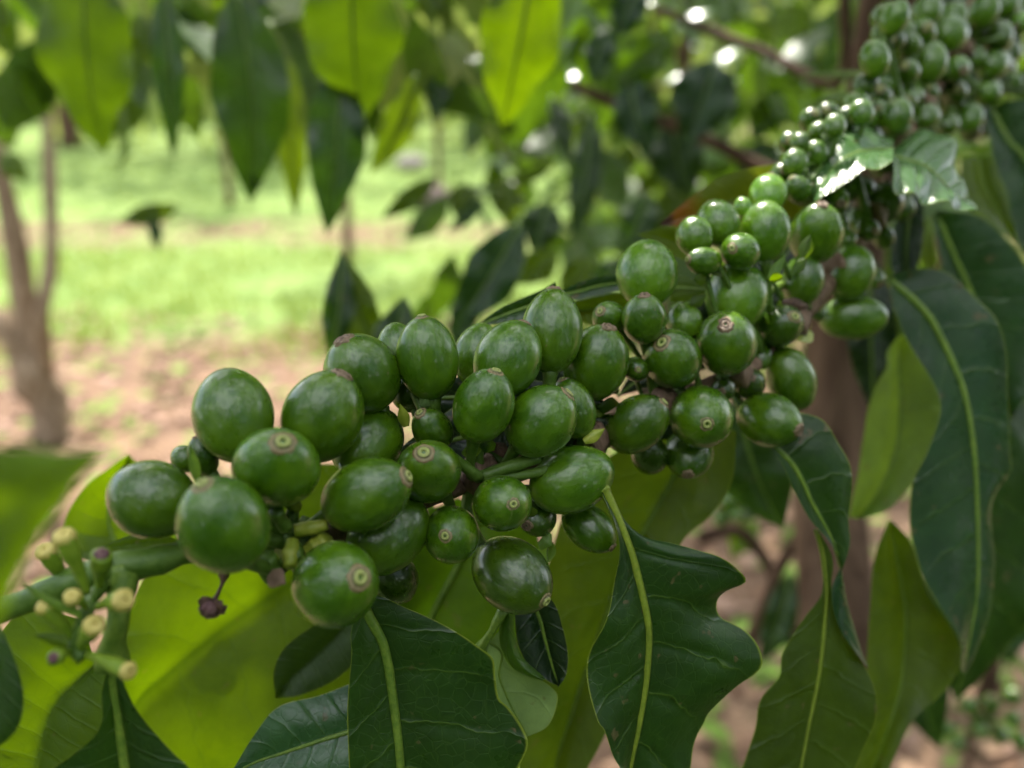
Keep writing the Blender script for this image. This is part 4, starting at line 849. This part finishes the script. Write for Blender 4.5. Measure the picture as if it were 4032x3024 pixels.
# ---------- surroundings ----------
SUN_EL, SUN_AZ = math.radians(56), math.radians(-14)     # azimuth from +Y (straight ahead) towards +X
SDIR = Vector((math.sin(SUN_AZ) * math.cos(SUN_EL), math.cos(SUN_AZ) * math.cos(SUN_EL), math.sin(SUN_EL)))
def ground_mat():
    k = NT('ground_cover')
    tc = k.n('ShaderNodeTexCoord').outputs['Object']
    sep = k.n('ShaderNodeSeparateXYZ'); k.l(tc, sep.inputs[0])
    x, y = sep.outputs[0], sep.outputs[1]
    w = k.math('MULTIPLY', k.math('SUBTRACT', k.noise(tc, .7, 5), .5), 3.2)
    w = k.math('ADD', w, k.math('MULTIPLY', k.math('SUBTRACT', k.noise(tc, 7, 3), .5), .5))
    yy = k.math('ADD', y, w)
    g1 = k.math('MULTIPLY', k.ramp(yy, 4.25, 4.7), k.ramp(yy, 7.7, 6.9))
    g2 = k.ramp(yy, 8.3, 9.1)
    g = k.math('MAXIMUM', k.math('MAXIMUM', g1, g2), k.math('MULTIPLY', k.ramp(k.noise(tc, 1.6, 4), .42, .62, 0, .8), k.ramp(yy, 5.5, 6.5)))
    g = k.math('MULTIPLY', g, k.ramp(k.math('SUBTRACT', x, k.math('MULTIPLY', y, .10)), 1.1, .5, .35, 1))
    gc = k.mix(k.ramp(k.noise(tc, 3.5, 4), .3, .7), rgb(.08, .15, .025), rgb(.19, .27, .07))
    gc = k.mix(k.math('MULTIPLY', k.ramp(k.noise(tc, 22, 3), .45, .7), .5), gc, rgb(.33, .38, .13))
    sc = k.mix(k.ramp(k.noise(tc, 5, 5), .3, .7), rgb(.10, .055, .034), rgb(.22, .135, .085))
    vo = k.n('ShaderNodeTexVoronoi', Scale=16); k.l(tc, vo.inputs['Vector'])
    cs = k.n('ShaderNodeSeparateColor'); k.l(vo.outputs['Color'], cs.inputs[0])
    sc = k.mix(k.math('MULTIPLY', cs.outputs[0], .65), sc, k.mix(cs.outputs[1], rgb(.08, .055, .04), rgb(.34, .215, .13)))
    sc = k.mix(k.math('GREATER_THAN', cs.outputs[2], .87), sc, rgb(.14, .22, .04))
    c = k.mix(g, sc, gc)
    c = k.mix(k.ramp(yy, .9, -.2), c, rgb(.05, .085, .02))  # unseen ground behind the camera, darkened green to cut bounce light
    p = k.n('ShaderNodeBsdfPrincipled', Roughness=.9); k.l(c, p.inputs['Base Color']); p.inputs['Specular IOR Level'].default_value = .2
    k.l(k.bump(k.noise(tc, 18, 5), .8, .05), p.inputs['Normal']); k.l(p.outputs[0], k.out.inputs[0])
    return k.m
def gz(x, y):
    return .05 * noise.noise(Vector((x * .5, y * .5, 0))) + (max(0, y - 9) * .035) + .0
V, Fc = [], []
xs = [-300, -120, -60, -30, -15] + [-10 + i for i in range(21)] + [15, 30, 60, 120, 300]
ys = [-60, -20, -8, -3] + [i * .5 for i in range(33)] + [18, 22, 28, 40, 60, 90, 150, 300]
for y in ys:
    for x in xs: V.append((x, y, gz(x, y) if y < 60 else gz(x, 60)))
for j in range(len(ys) - 1):
    for i in range(len(xs) - 1):
        a = j * len(xs) + i
        Fc.append((a, a + 1, a + len(xs) + 1, a + len(xs)))
tag(mesh_obj('ground', V, Fc, ground_mat()), kind='structure')

def quad_leaf(V, Fc, U, p, ax, nrm, ln, wd, fold=.2):
    """a folded six-sided leaf"""
    side = ax.cross(nrm).normalized()
    o = len(V)
    for (t, w) in ((0, 0), (.3, .85), (.62, 1.0), (1, 0)):
        m = p + ax * ln * t + nrm * (-.25 * ln * t * t)
        if w == 0: V.append(m); U.append((.5, t))
        else:
            V.append(m - side * wd * w + nrm * fold * wd); U.append((0.05, t))
            V.append(m); U.append((.5, t))
            V.append(m + side * wd * w + nrm * fold * wd); U.append((.95, t))
    Fc += [(o, o + 2, o + 1), (o, o + 3, o + 2), (o + 1, o + 2, o + 5, o + 4), (o + 2, o + 3, o + 6, o + 5), (o + 4, o + 5, o + 7), (o + 5, o + 6, o + 7)]
def rv():
    while True:
        v_ = Vector((random.uniform(-1, 1), random.uniform(-1, 1), random.uniform(-1, 1)))
        if .1 < v_.length < 1: return v_.normalized()
BGM = [M_MID, M_DARK, M_BRIGHT, M_OLIVE, M_TEAL]
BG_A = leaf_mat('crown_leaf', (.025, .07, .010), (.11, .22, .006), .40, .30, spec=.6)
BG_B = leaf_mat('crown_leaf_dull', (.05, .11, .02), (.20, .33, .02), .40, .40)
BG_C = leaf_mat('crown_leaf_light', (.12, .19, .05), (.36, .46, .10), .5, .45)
def tree(label, x, y, h, r, crown_z, nleaf, mat, ll=.13, trunk_r=.03, lean=(0, 0), keep=None, group='coffee trees of the plantation', bark=None, cat='tree', nb=14, name='coffee_tree'):
    z0 = gz(x, y) - .02
    t = empty(name, (x, y, z0)); o = t.location
    top = Vector((x + lean[0], y + lean[1], z0 + h * .92))
    pts = spline([Vector((x, y, z0)), Vector((x + lean[0] * .2, y + lean[1] * .2, z0 + h * .33)), Vector((x + lean[0] * .6, y + lean[1] * .6, z0 + h * .66)), top], 22)
    tube('trunk', pts, [lerp(trunk_r * 1.3, trunk_r * .3, i / 21) * (1.25 if i == 0 else 1) for i in range(22)], bark or M_BARK, t, 12, .35)
    V, Fc, U = [], [], []
    BV, BF = [], []
    per = max(1, nleaf // nb)
    for b in range(nb):
        hz = z0 + lerp(crown_z[0], crown_z[1], (b + random.random()) / nb)
        a = random.random() * 6.283
        f = (hz - z0) / h
        st = pts[min(21, max(0, int((hz - z0) / (h * .92) * 21)))]
        ln = r * random.uniform(.7, 1.1) * (1 - .45 * max(0, f - .5))
        dv = Vector((math.cos(a), math.sin(a), random.uniform(-.1, .35)))
        bp = spline([st, st + dv * ln * .5, st + dv * ln + Vector((0, 0, -.18 * ln))], 8)
        v_, f_ = tube_data([q - o for q in bp], [lerp(trunk_r * .3, .003, i / 7) for i in range(8)], 6, off=0, wob=.2)
        mesh_obj('branch', v_, f_, bark or M_BARK, t)
        for i in range(per):
            s = random.random() ** .7
            q = bp[min(7, int(s * 7.99))] + rv() * r * .28 * random.random()
            if keep and not keep(q): continue
            ax = (dv * .5 + rv() * .6 + Vector((0, 0, -.75))).normalized()
            nn = (rv() + Vector((0, 0, 1.0))).normalized(); nn = (nn - ax * nn.dot(ax)).normalized()
            l_ = ll * random.uniform(.6, 1.15)
            quad_leaf(V, Fc, U, q - o, ax, nn, l_, l_ * .21)
    cr = mesh_obj('crown', V, Fc, mat, t, uvs=U)
    tag(t, label, cat, group)
    return t
# the coffee tree this branch belongs to: trunk right behind the berries, plus an added unseen canopy that keeps the sun off them
def inframe(q, m=0):
    c_ = RC.transposed() @ (q - CAM)
    if c_.z > -.02: return False
    return abs(c_.x / -c_.z * F) < 2016 + m and abs(c_.y / -c_.z * F) < 1512 + m
mt_base = P(3275, 1512, .52); mt_low = P(3300, 2900, .50)
mt = empty('coffee_tree', (mt_low.x + .02, mt_low.y - .02, gz(mt_low.x, mt_low.y)))
tag(mt, 'reddish brown coffee trunk standing right behind the berries, added unseen leaves shading them from above', 'tree', 'coffee trees of the plantation')
pts = spline([Vector((mt_low.x + .02, mt_low.y - .02, 0)), Vector((mt_low.x + .01, mt_low.y - .01, .5)), mt_low, mt_base, Vector((mt_base.x + .008, mt_base.y + .01, 1.65)), Vector((mt_base.x + .0, mt_base.y, 2.4))], 40)
tube('trunk', pts, [lerp(.026, .013, i / 39) for i in range(40)], M_BARK, mt, 20, .35)
knot = P(3400, 1370, .505)
for k_ in range(3):
    pass
def mt_branch(pts_, r0, r1, mat=M_BARK):
    tube('branch', spline(pts_, 18), [lerp(r0, r1, i / 17) for i in range(18)], mat, mt, 10, .35)
mt_branch([P(3330, -100, .52), P(3300, 330, .56), P(3000, 200, .6), P(2590, 40, .66)], .004, .0035)
mt_branch([P(3300, 800, .54), P(3050, 680, .6), P(2750, 540, .62), P(2450, 420, .64), P(2250, 330, .66)], .0055, .004)
mt_branch([P(3330, 1900, .54), P(3120, 2150, .56), P(3000, 2400, .58), P(2920, 2600, .6)], .0045, .004)
mt_branch([P(3200, 2500, .56), P(3050, 2480, .6), P(2900, 2540, .62)], .0045, .004)
mt_branch([P(2750, 2120, .6), P(2900, 2090, .6), P(3000, 2180, .6), P(3060, 2300, .6)], .0045, .004)
mt_branch([P(4150, 1500, .6), P(4020, 1850, .62), P(3930, 2300, .64), P(3900, 2900, .64)], .005, .004)
mt_branch([P(4150, 2350, .62), P(3980, 2500, .62), P(3850, 2750, .64), P(3800, 3100, .64)], .004, .003)
mt_branch([P(3500, 1650, .56), P(3330, 1850, .54), P(3200, 2000, .52)], .004, .004)
V, Fc, U = [], [], []
o = mt.location
LIT_PTS = [P(u_, v_, d_) for u_, v_, d_ in [(3200,650,.23),(3300,600,.233),(3450,620,.236),(3550,560,.235),(3650,600,.232),(3750,700,.23),(3650,740,.23),(3030,760,.21),(400,1950,.21),(560,2130,.137),(300,2700,.142),(800,2350,.17),(700,2800,.155),(100,2100,.060),(-60,2200,.058),(230,1900,.066),(1250,2250,.175),(4000,330,.31),(330,450,.44),(1390,330,.42),(1165,600,.5),(1000,730,.45),(2000,350,.4),(2430,1600,.17),(2780,1120,.19)]]  # points that the added shade leaves must leave in the sun
GL = [(1790,255,.75),(1905,215,.8),(2860,215,.8),(2930,295,.8),(730,110,.9),(830,115,.9),(1190,195,.9),(1120,300,.9),(2190,270,.9),(2260,300,.9),(2480,225,.9),(2740,450,.9),(2180,360,.9),(2550,10,.9),(2480,35,.9),(2740,60,1.0),(2670,300,.9),(660,70,.9),(1870,745,.8),(265,225,.7)]
LIT_PTS += [P(*g_) for g_ in GL]
def blocks(q, rad):
    for p_ in LIT_PTS:
        w_ = q - p_; t_ = w_.dot(SDIR)
        if t_ > 0 and (w_ - SDIR * t_).length < rad: return True
    return False
GAP = Vector((-.10, -.42, .90)).normalized()  # opening kept in the added canopy for sky highlights on the berries
def in_gap(q):
    return (q - P(2000, 1500, .16)).normalized().dot(GAP) > .915
def shade_leaf(target, dist, ln=.13, jit=.015, spread=.35):  # added unseen leaf, set on the sun ray to shade the target
    q = target + SDIR * dist + rv() * jit
    nn = (SDIR + rv() * spread).normalized()
    ax = rv(); ax = (ax - nn * ax.dot(nn)).normalized()
    q0 = q - ax * ln * .5
    for e in (q0, q, q0 + ax * ln):
        if inframe(e, 330): return False
    if blocks(q, .035): return False
    quad_leaf(V, Fc, U, q0 - o, ax, nn, ln, ln * .24, .12)
    return True
random.seed(11)
shade_pts = [(P(r['u'], r['v'], r['d']), r) for r in recs]
for q, r in shade_pts:
    if r['u'] in (3025, 2925): continue
    for tr in range(2):
        for dist in ((.22, .30, .38, .46) if tr == 0 else (.5, .6)):
            if shade_leaf(q, dist + random.uniform(-.02, .02)): break
for (u, v, d) in [(1500,2500,.148),(1600,2800,.15),(1850,2700,.148),(2450,2300,.158),(2600,2600,.16),(2700,2900,.165),(2300,2600,.158),(2050,2500,.16),(3100,1900,.187),(3200,2300,.188),(3200,2700,.188),(3700,1300,.228),(3800,1700,.226),(3800,2200,.224),
                  (3500,2600,.23),(3900,800,.265),(4000,600,.3),(3600,1700,.26),(3750,2500,.3),(2400,2000,.2),(2600,2000,.2),(500,2900,.127),(1250,2550,.155),(1250,2900,.155),(2100,2900,.205),(2900,700,.21),(3500,2400,.23),(2500,1150,.2)]:
    for dist in (.24, .34, .44, .54, .64):
        if shade_leaf(P(u, v, d), dist + random.uniform(-.03, .03), .14): break
# more added canopy out of view, dimming sun and sky, loose enough for sun flecks
for i in range(5600):
    if i > 4600: q = Vector((random.uniform(-.3, 1.5), random.uniform(2.4, 4.3), random.uniform(2.1, 2.9)))
    elif i > 3600: q = Vector((random.uniform(-.8, 2.2), random.uniform(1.2, 3.2), random.uniform(1.7, 2.9)))
    elif i < 900: q = Vector((random.uniform(-.9, 1.3), random.uniform(.1, 1.9), random.uniform(1.62, 2.5)))
    else: q = Vector((random.uniform(-1.9, 2.0), random.uniform(-2.0, .3), random.uniform(.75, 2.6)))
    if (q - CAM).length < .42 or (q.y < -.9 and q.z < 1.2): continue
    ax = (rv() + Vector((0, 0, -.5))).normalized(); nn = (rv() * .7 + Vector((0, 0, 1))).normalized(); nn = (nn - ax * nn.dot(ax)).normalized()
    if any(inframe(e, 200) for e in (q, q + ax * .14)): continue
    if in_gap(q) or blocks(q + ax * .07, .07): continue
    quad_leaf(V, Fc, U, q - o, ax, nn, .15 * random.uniform(.7, 1.1), .034)
# leaves of the same tree seen blurred behind the branch
random.seed(5)
for i in range(620):
    u, v = random.uniform(1620, 4200), random.uniform(-150, 1350)
    if u < 1700 + max(0, 600 - v) * .4: continue
    if u < 2300 and v > 650 and random.random() < .45: continue
    d = random.uniform(.66, 1.7)
    dens = .30 + .9 * max(0, noise.noise(Vector((u / 420, v / 420, 3))) + .45)
    if random.random() > dens: continue
    q = P(u, v, d); ax = (rv() * .8 + Vector((0, 0, -.7))).normalized(); nn = rv(); nn = (nn - ax * nn.dot(ax)).normalized()
    l_ = .10 * random.uniform(.5, 1.1)
    if blocks(q, .05): continue
    quad_leaf(V, Fc, U, q - o, ax, nn, l_, l_ * .24)
mesh_obj('crown', V, Fc, BG_A, mt, uvs=U)  # added unseen shade leaves and the leaves seen behind, in one mesh

for mt_c, cnt_, d0_, d1_ in ((BG_C, 150, .6, 1.3), (BG_A, 130, .55, 1.1)):
    V, Fc, U = [], [], []
    for i in range(cnt_):
        u, v = random.uniform(-150, 1950), random.uniform(-200, 360)
        if random.random() < max(0, v / 430): continue
        q = P(u, v, random.uniform(d0_, d1_)); ax = (rv() * .8 + Vector((0, 0, -.6))).normalized(); nn = rv(); nn = (nn - ax * nn.dot(ax)).normalized()
        l_ = .09 * random.uniform(.5, 1.2)
        quad_leaf(V, Fc, U, q - o, ax, nn, l_, l_ * .24)
    mesh_obj('outer_crown', V, Fc, mt_c, mt, uvs=U)
# sunlit glossy leaves that catch the sun, behind the branch
def glint(label, u, v, d, ln, roll=0.0, off=.03):
    p = P(u, v, d); h = (SDIR + (CAM - p).normalized()).normalized()
    h = (h + rv() * off).normalized()
    ax = (RIGHT * math.cos(roll) + UP * math.sin(roll)); ax = (ax - h * ax.dot(h)).normalized(); side = h.cross(ax)
    t = empty('coffee_leaf', p)
    L, M, R = [], [], []
    for i in range(9):
        s = i / 8; w = ln * .25 * shape_w(s); m = p + ax * ln * (s - .5) - h * .10 * ln * (2 * s - 1) ** 2
        M.append(m); L.append(m - side * w - h * w * .15); R.append(m + side * w - h * w * .15)
    V_, F_, U_ = blade_data(L, M, R, n=16, cs=3, bulge=.0008, quilt=.0004, org=p)
    mesh_obj('blade', V_, F_, M_SHINY, t, uvs=U_)
    tag(t, label, 'leaf', 'small leaves glinting in the sun')
random.seed(3)
for i, (u, v, d, ln, ro, lab) in enumerate([
    (1790,255,.75,.085,.5,'brightest white glinting leaf patch at top centre'), (1905,215,.8,.05,.2,'pale glinting leaf right of the brightest white patch'), (2860,215,.8,.06,.7,'long white glint on a leaf at the top right thicket'),
    (2930,295,.8,.05,1.1,'oval white glint on a leaf beside the long one'), (730,110,.9,.06,.2,'round pale glint at top left'), (830,115,.9,.06,.2,'pale glinting leaf right of the round glint at top left'), (1190,195,.9,.05,.6,'pale blue glint left of the huge green leaf'),
    (1120,300,.9,.05,.6,'small ring shaped glint under the pale blue one'), (2190,270,.9,.05,.1,'small pinkish glint in the centre thicket'), (2260,300,.9,.05,.1,'second small pinkish glint right of the first'), (2480,225,.9,.05,.1,'glint on the green leaf in the top middle'),
    (2740,450,.9,.05,.1,'pinkish glint on the pale twig'), (2180,360,.9,.07,.1,'long flat pinkish glint in the centre'), (2550,10,.9,.06,.1,'glint at the top edge right of centre'), (2480,35,.9,.05,.1,'small glint left of the top edge one'),
    (2740,60,1.0,.07,.1,'pale blue glint near the top edge at right'), (2670,300,.9,.05,.1,'faint brownish glint above the pale twig'), (660,70,.9,.05,.1,'yellow glint at the top left corner area'), (1870,745,.8,.05,.1,'bluish glint over the slanting leaf'), (265,225,.7,.05,.4,'faint glint on the broad drooping leaf')]):
    glint(lab, u, v, d, ln * random.uniform(.5, .95), ro)

random.seed(21)
# left coffee tree: stump and two stems
t = tree('old coffee tree at the left with grey stump and thin straight stem', P(110, 1750, 3.05).x, 2.95, 2.3, .55, (1.35, 2.2), 150, BG_B, trunk_r=.045, bark=M_BARKG, nb=10, lean=(-.02, .1))
tb = t.location
tube('stump', spline([Vector((tb.x + .03, tb.y - .02, -.02)), Vector((tb.x + .02, tb.y - .01, .12)), Vector((tb.x - .04, tb.y, .3)), Vector((tb.x - .12, tb.y, .52))], 14), [.085, .07, .066, .066, .072, .08, .08, .072, .065, .06, .055, .05, .045, .04], M_BARKG, t, 14, .6)
sx = P(195, 1000, 2.95)
tube('stem', spline([Vector((tb.x + .02, tb.y, .25)), Vector((sx.x - .01, sx.y - .1, .55)), P(200, 1000, 2.95), P(190, 500, 2.95), P(150, -100, 3.0)], 24), [.030 - .0006 * i for i in range(24)], M_BARKG, t, 10, .3)
TT = [
 ('loosely leafed coffee tree in the second row at centre left', -1.35, 6.6, 2.6, .8, (1.5, 2.5), 420, BG_C, .12),
 ('bushy coffee tree in the second row behind the centre thicket', .75, 4.6, 2.4, .75, (.5, 2.3), 700, BG_B, .12),
 ('coffee tree at the right behind the brown trunk', 1.9, 3.6, 2.5, .8, (.5, 2.4), 800, BG_A, .13),
 ('coffee tree close behind the thicket, half hidden by the berries', .52, 2.6, 2.0, .55, (.75, 1.9), 420, BG_A, .12),
 ('added unseen dense coffee tree left behind the photographer', -1.5, -.9, 2.3, 1.0, (.3, 2.1), 2600, BG_A, .13),  # these trees are added out of view to darken light on the berries
 ('added unseen dense coffee tree right behind the photographer', .9, -1.5, 2.4, 1.1, (.3, 2.2), 3200, BG_A, .13),
 ('added unseen dense coffee tree directly behind the photographer', -.4, -1.9, 2.4, 1.1, (.3, 2.2), 3200, BG_A, .13),
 ('added unseen dense coffee tree beside the photographer at the right', 1.9, -.1, 2.4, .95, (.3, 2.2), 2600, BG_A, .13),
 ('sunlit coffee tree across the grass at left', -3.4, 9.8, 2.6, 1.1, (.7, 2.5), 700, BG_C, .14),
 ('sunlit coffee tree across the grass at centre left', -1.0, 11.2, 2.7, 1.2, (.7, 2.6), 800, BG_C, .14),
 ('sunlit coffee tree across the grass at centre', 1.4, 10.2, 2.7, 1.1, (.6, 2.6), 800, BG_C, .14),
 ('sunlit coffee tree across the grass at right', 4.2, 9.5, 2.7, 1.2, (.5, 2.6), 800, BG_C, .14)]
for (lab, x, y, h, r, cz, nl, m, ll) in TT:
    tree(lab, x, y, h, r, cz, nl, m, ll=ll, trunk_r=.035)
FT = [(-9, 17), (-4.5, 16), (-.5, 18), (3.8, 16), (8, 18), (13, 17), (-15, 19)]
names = ['far tall shade tree at the left end of the distant row', 'far tall shade tree second from the left', 'far tall shade tree in the middle of the distant row', 'far tall shade tree right of the middle', 'far tall shade tree second from the right', 'far tall shade tree at the right end', 'farthest shade tree outside the left end']
for (x, y), lab in zip(FT, names):
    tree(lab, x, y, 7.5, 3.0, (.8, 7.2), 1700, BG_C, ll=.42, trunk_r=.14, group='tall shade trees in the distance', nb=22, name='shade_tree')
# wooded slope closing the view
V, Fc, U = [], [], []
for i in range(9000):
    x = random.uniform(-45, 45); y = random.uniform(24, 38); z = gz(x, y) + random.uniform(0, 3 + (y - 24) * .45)
    ax = rv(); nn = (rv() + Vector((0, -.4, .8))).normalized(); nn = (nn - ax * nn.dot(ax)).normalized()
    quad_leaf(V, Fc, U, Vector((x, y, z)), ax, nn, random.uniform(.8, 1.5), .4)
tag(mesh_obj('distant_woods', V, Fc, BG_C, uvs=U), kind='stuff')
# fallen leaves, grass
LIT = []
for nm, a, b in (('litter_tan', (.19, .11, .07), (.30, .20, .125)), ('litter_brown', (.16, .09, .06), (.26, .15, .09)), ('litter_pink', (.28, .17, .12), (.40, .26, .19)), ('weed_green', (.10, .19, .02), (.2, .3, .05))):
    LIT.append(simple_mat(nm, a, b, 30, .8, .2, .002, .2))
V, Fc, U = [], [], []; mi = []
random.seed(9)
for i in range(4200):
    y = .5 + 4.3 * random.random(); x = random.uniform(-1, 1) * (.6 + y * .85)
    if i % 5 == 0: y = random.uniform(7.0, 8.8); x = random.uniform(-6, 6)
    ax = rv(); ax.z *= .25; ax.normalize(); nn = (Vector((0, 0, 1)) + rv() * .5).normalized(); nn = (nn - ax * nn.dot(ax)).normalized()
    n0 = len(Fc)
    quad_leaf(V, Fc, U, Vector((x, y, gz(x, y) + random.uniform(.005, .03))), ax, nn, random.uniform(.05, .12), .022, .3)
    m_ = random.choices((0, 1, 2, 3), (5, 3, 3, 2.5 if x > 0 else 1))[0]
    mi += [m_] * (len(Fc) - n0)
lo = mesh_obj('fallen_leaves', V, Fc, LIT, uvs=U)
for p_, m_ in zip(lo.data.polygons, mi): p_.material_index = m_
tag(lo, kind='stuff')
V, Fc = [], []
for i in range(16000):
    if i % 3: y = random.uniform(3.9, 6.9); x = random.uniform(-1, 1) * (1 + y * .75)
    else: y = random.uniform(9.0, 14); x = random.uniform(-9, 9)
    if noise.noise(Vector((x * .9, y * .9, 2))) < -.28: continue
    if x > 1.1 and random.random() < .5: continue
    h = random.uniform(.05, .14); a = random.random() * 6.28; w = random.uniform(.004, .008)
    dx, dy = math.cos(a), math.sin(a); z = gz(x, y) - .01; bx, by = random.uniform(-.05, .05), random.uniform(-.05, .05)
    o_ = len(V)
    V += [(x - dx * w, y - dy * w, z), (x + dx * w, y + dy * w, z), (x + bx * .5 + dx * w * .7, y + by * .5 + dy * w * .7, z + h * .6), (x + bx * .5 - dx * w * .7, y + by * .5 - dy * w * .7, z + h * .6), (x + bx, y + by, z + h)]
    Fc += [(o_, o_ + 1, o_ + 2, o_ + 3), (o_ + 3, o_ + 2, o_ + 4)]
M_GRASS = leaf_mat('grass_blade', (.14, .23, .045), (.22, .31, .05), .4, .5)
tag(mesh_obj('grass', V, Fc, M_GRASS), kind='stuff')
# stones on the grass at centre
for (u, v, r_, sq, m_, lab) in [(1700, 800, .10, .8, 'a', 'dark rounded stone in the grass behind the bright slanting leaf'), (1620, 690, .075, .6, 'b', 'pale pinkish stone just above the dark one'), (2180, 640, .08, .7, 'b', 'greyish pink stone right of the centre thicket leaf')]:
    c_ = RC.transposed() @ Vector((0, 0, 0))
    ray = (P(u, v, 1) - CAM); tt = (CAMZ - .05) / -ray.z; q = CAM + ray * tt
    V, Fc = lathe_data([(.01, -.6), (.7, -.5), (1, -.1), (.95, .3), (.6, .75), (.01, .95)], 18, .35)
    ms = simple_mat('stone_' + m_, (.10, .07, .06) if m_ == 'a' else (.35, .28, .26), (.2, .15, .13) if m_ == 'a' else (.5, .42, .40), 14, .9, .8, .01, .2)
    rk = r_ * q.y / 4
    s_ = mesh_obj('stone', [Vector((a.x * rk, a.y * rk, a.z * rk * sq)) for a in V], Fc, ms)
    s_.location = (q.x, q.y, gz(q.x, q.y) + rk * .3); tag(s_, lab, 'stone', 'stones lying beyond the branch')

# ---------- light, sky, camera ----------
sun = bpy.data.lights.new('Sun', 'SUN'); sun.energy = 3.3; sun.angle = math.radians(.5); sun.color = (1, .95, .86)
so = link(bpy.data.objects.new('sun_lamp', sun)); so.rotation_euler = SDIR.to_track_quat('Z', 'Y').to_euler()
CLOUD_OFF = (2.04, 2.2, .2)  # shifts the added unseen clouds so a bright one fills the canopy gap
W = bpy.data.worlds.new('World'); SC.world = W; W.use_nodes = True
nt = W.node_tree; nt.nodes.clear()
sk = nt.nodes.new('ShaderNodeTexSky'); sk.sky_type = 'NISHITA'; sk.sun_disc = False; sk.sun_elevation = SUN_EL; sk.sun_rotation = SUN_AZ
sk.air_density = 1.0; sk.dust_density = 3.0; sk.ozone_density = 1.0
bgn = nt.nodes.new('ShaderNodeBackground'); bgn.inputs[1].default_value = .125
wo = nt.nodes.new('ShaderNodeOutputWorld'); 
ct = nt.nodes.new('ShaderNodeTexCoord'); cn = nt.nodes.new('ShaderNodeTexNoise'); cn.inputs['Scale'].default_value = 3.2; cn.inputs['Detail'].default_value = 7; cn.inputs['Roughness'].default_value = .6
mpg = nt.nodes.new('ShaderNodeMapping'); mpg.inputs['Location'].default_value = CLOUD_OFF; nt.links.new(ct.outputs['Generated'], mpg.inputs['Vector']); nt.links.new(mpg.outputs[0], cn.inputs['Vector'])
cm = nt.nodes.new('ShaderNodeMapRange'); cm.interpolation_type = 'SMOOTHSTEP'; cm.inputs['From Min'].default_value = .43; cm.inputs['From Max'].default_value = .53
nt.links.new(cn.outputs['Fac'], cm.inputs['Value'])
cx = nt.nodes.new('ShaderNodeMix'); cx.data_type = 'RGBA'; nt.links.new(cm.outputs[0], cx.inputs[0]); nt.links.new(sk.outputs[0], cx.inputs[6]); cx.inputs[7].default_value = (8.4, 8.7, 9.0, 1)
nt.links.new(cx.outputs[2], bgn.inputs[0]); nt.links.new(bgn.outputs[0], wo.inputs[0])
cam = bpy.data.cameras.new('Camera'); cam.sensor_width = 36; cam.lens = 36 * F / 4032
cam.clip_start = .005; cam.clip_end = 1000
cam.dof.use_dof = True; cam.dof.focus_distance = .151; cam.dof.aperture_fstop = cam.lens / 3.4; cam.dof.aperture_blades = 0
co = link(bpy.data.objects.new('Camera', cam)); co.location = CAM; co.rotation_euler = RC.to_euler()
SC.camera = co
SC.view_settings.view_transform = 'Standard'; SC.view_settings.look = 'None'; SC.view_settings.gamma = 1
SC.view_settings.exposure = 1.72
SC.cycles.use_denoising = True
try: SC.cycles.denoiser = 'OPENIMAGEDENOISE'
except Exception: pass
SC.cycles.max_bounces = 8; SC.cycles.diffuse_bounces = 4; SC.cycles.glossy_bounces = 3; SC.cycles.transmission_bounces = 4
SC.cycles.sample_clamp_indirect = 6; SC.cycles.caustics_reflective = False; SC.cycles.caustics_refractive = False
SC.cycles.use_adaptive_sampling = True; SC.cycles.adaptive_threshold = .015
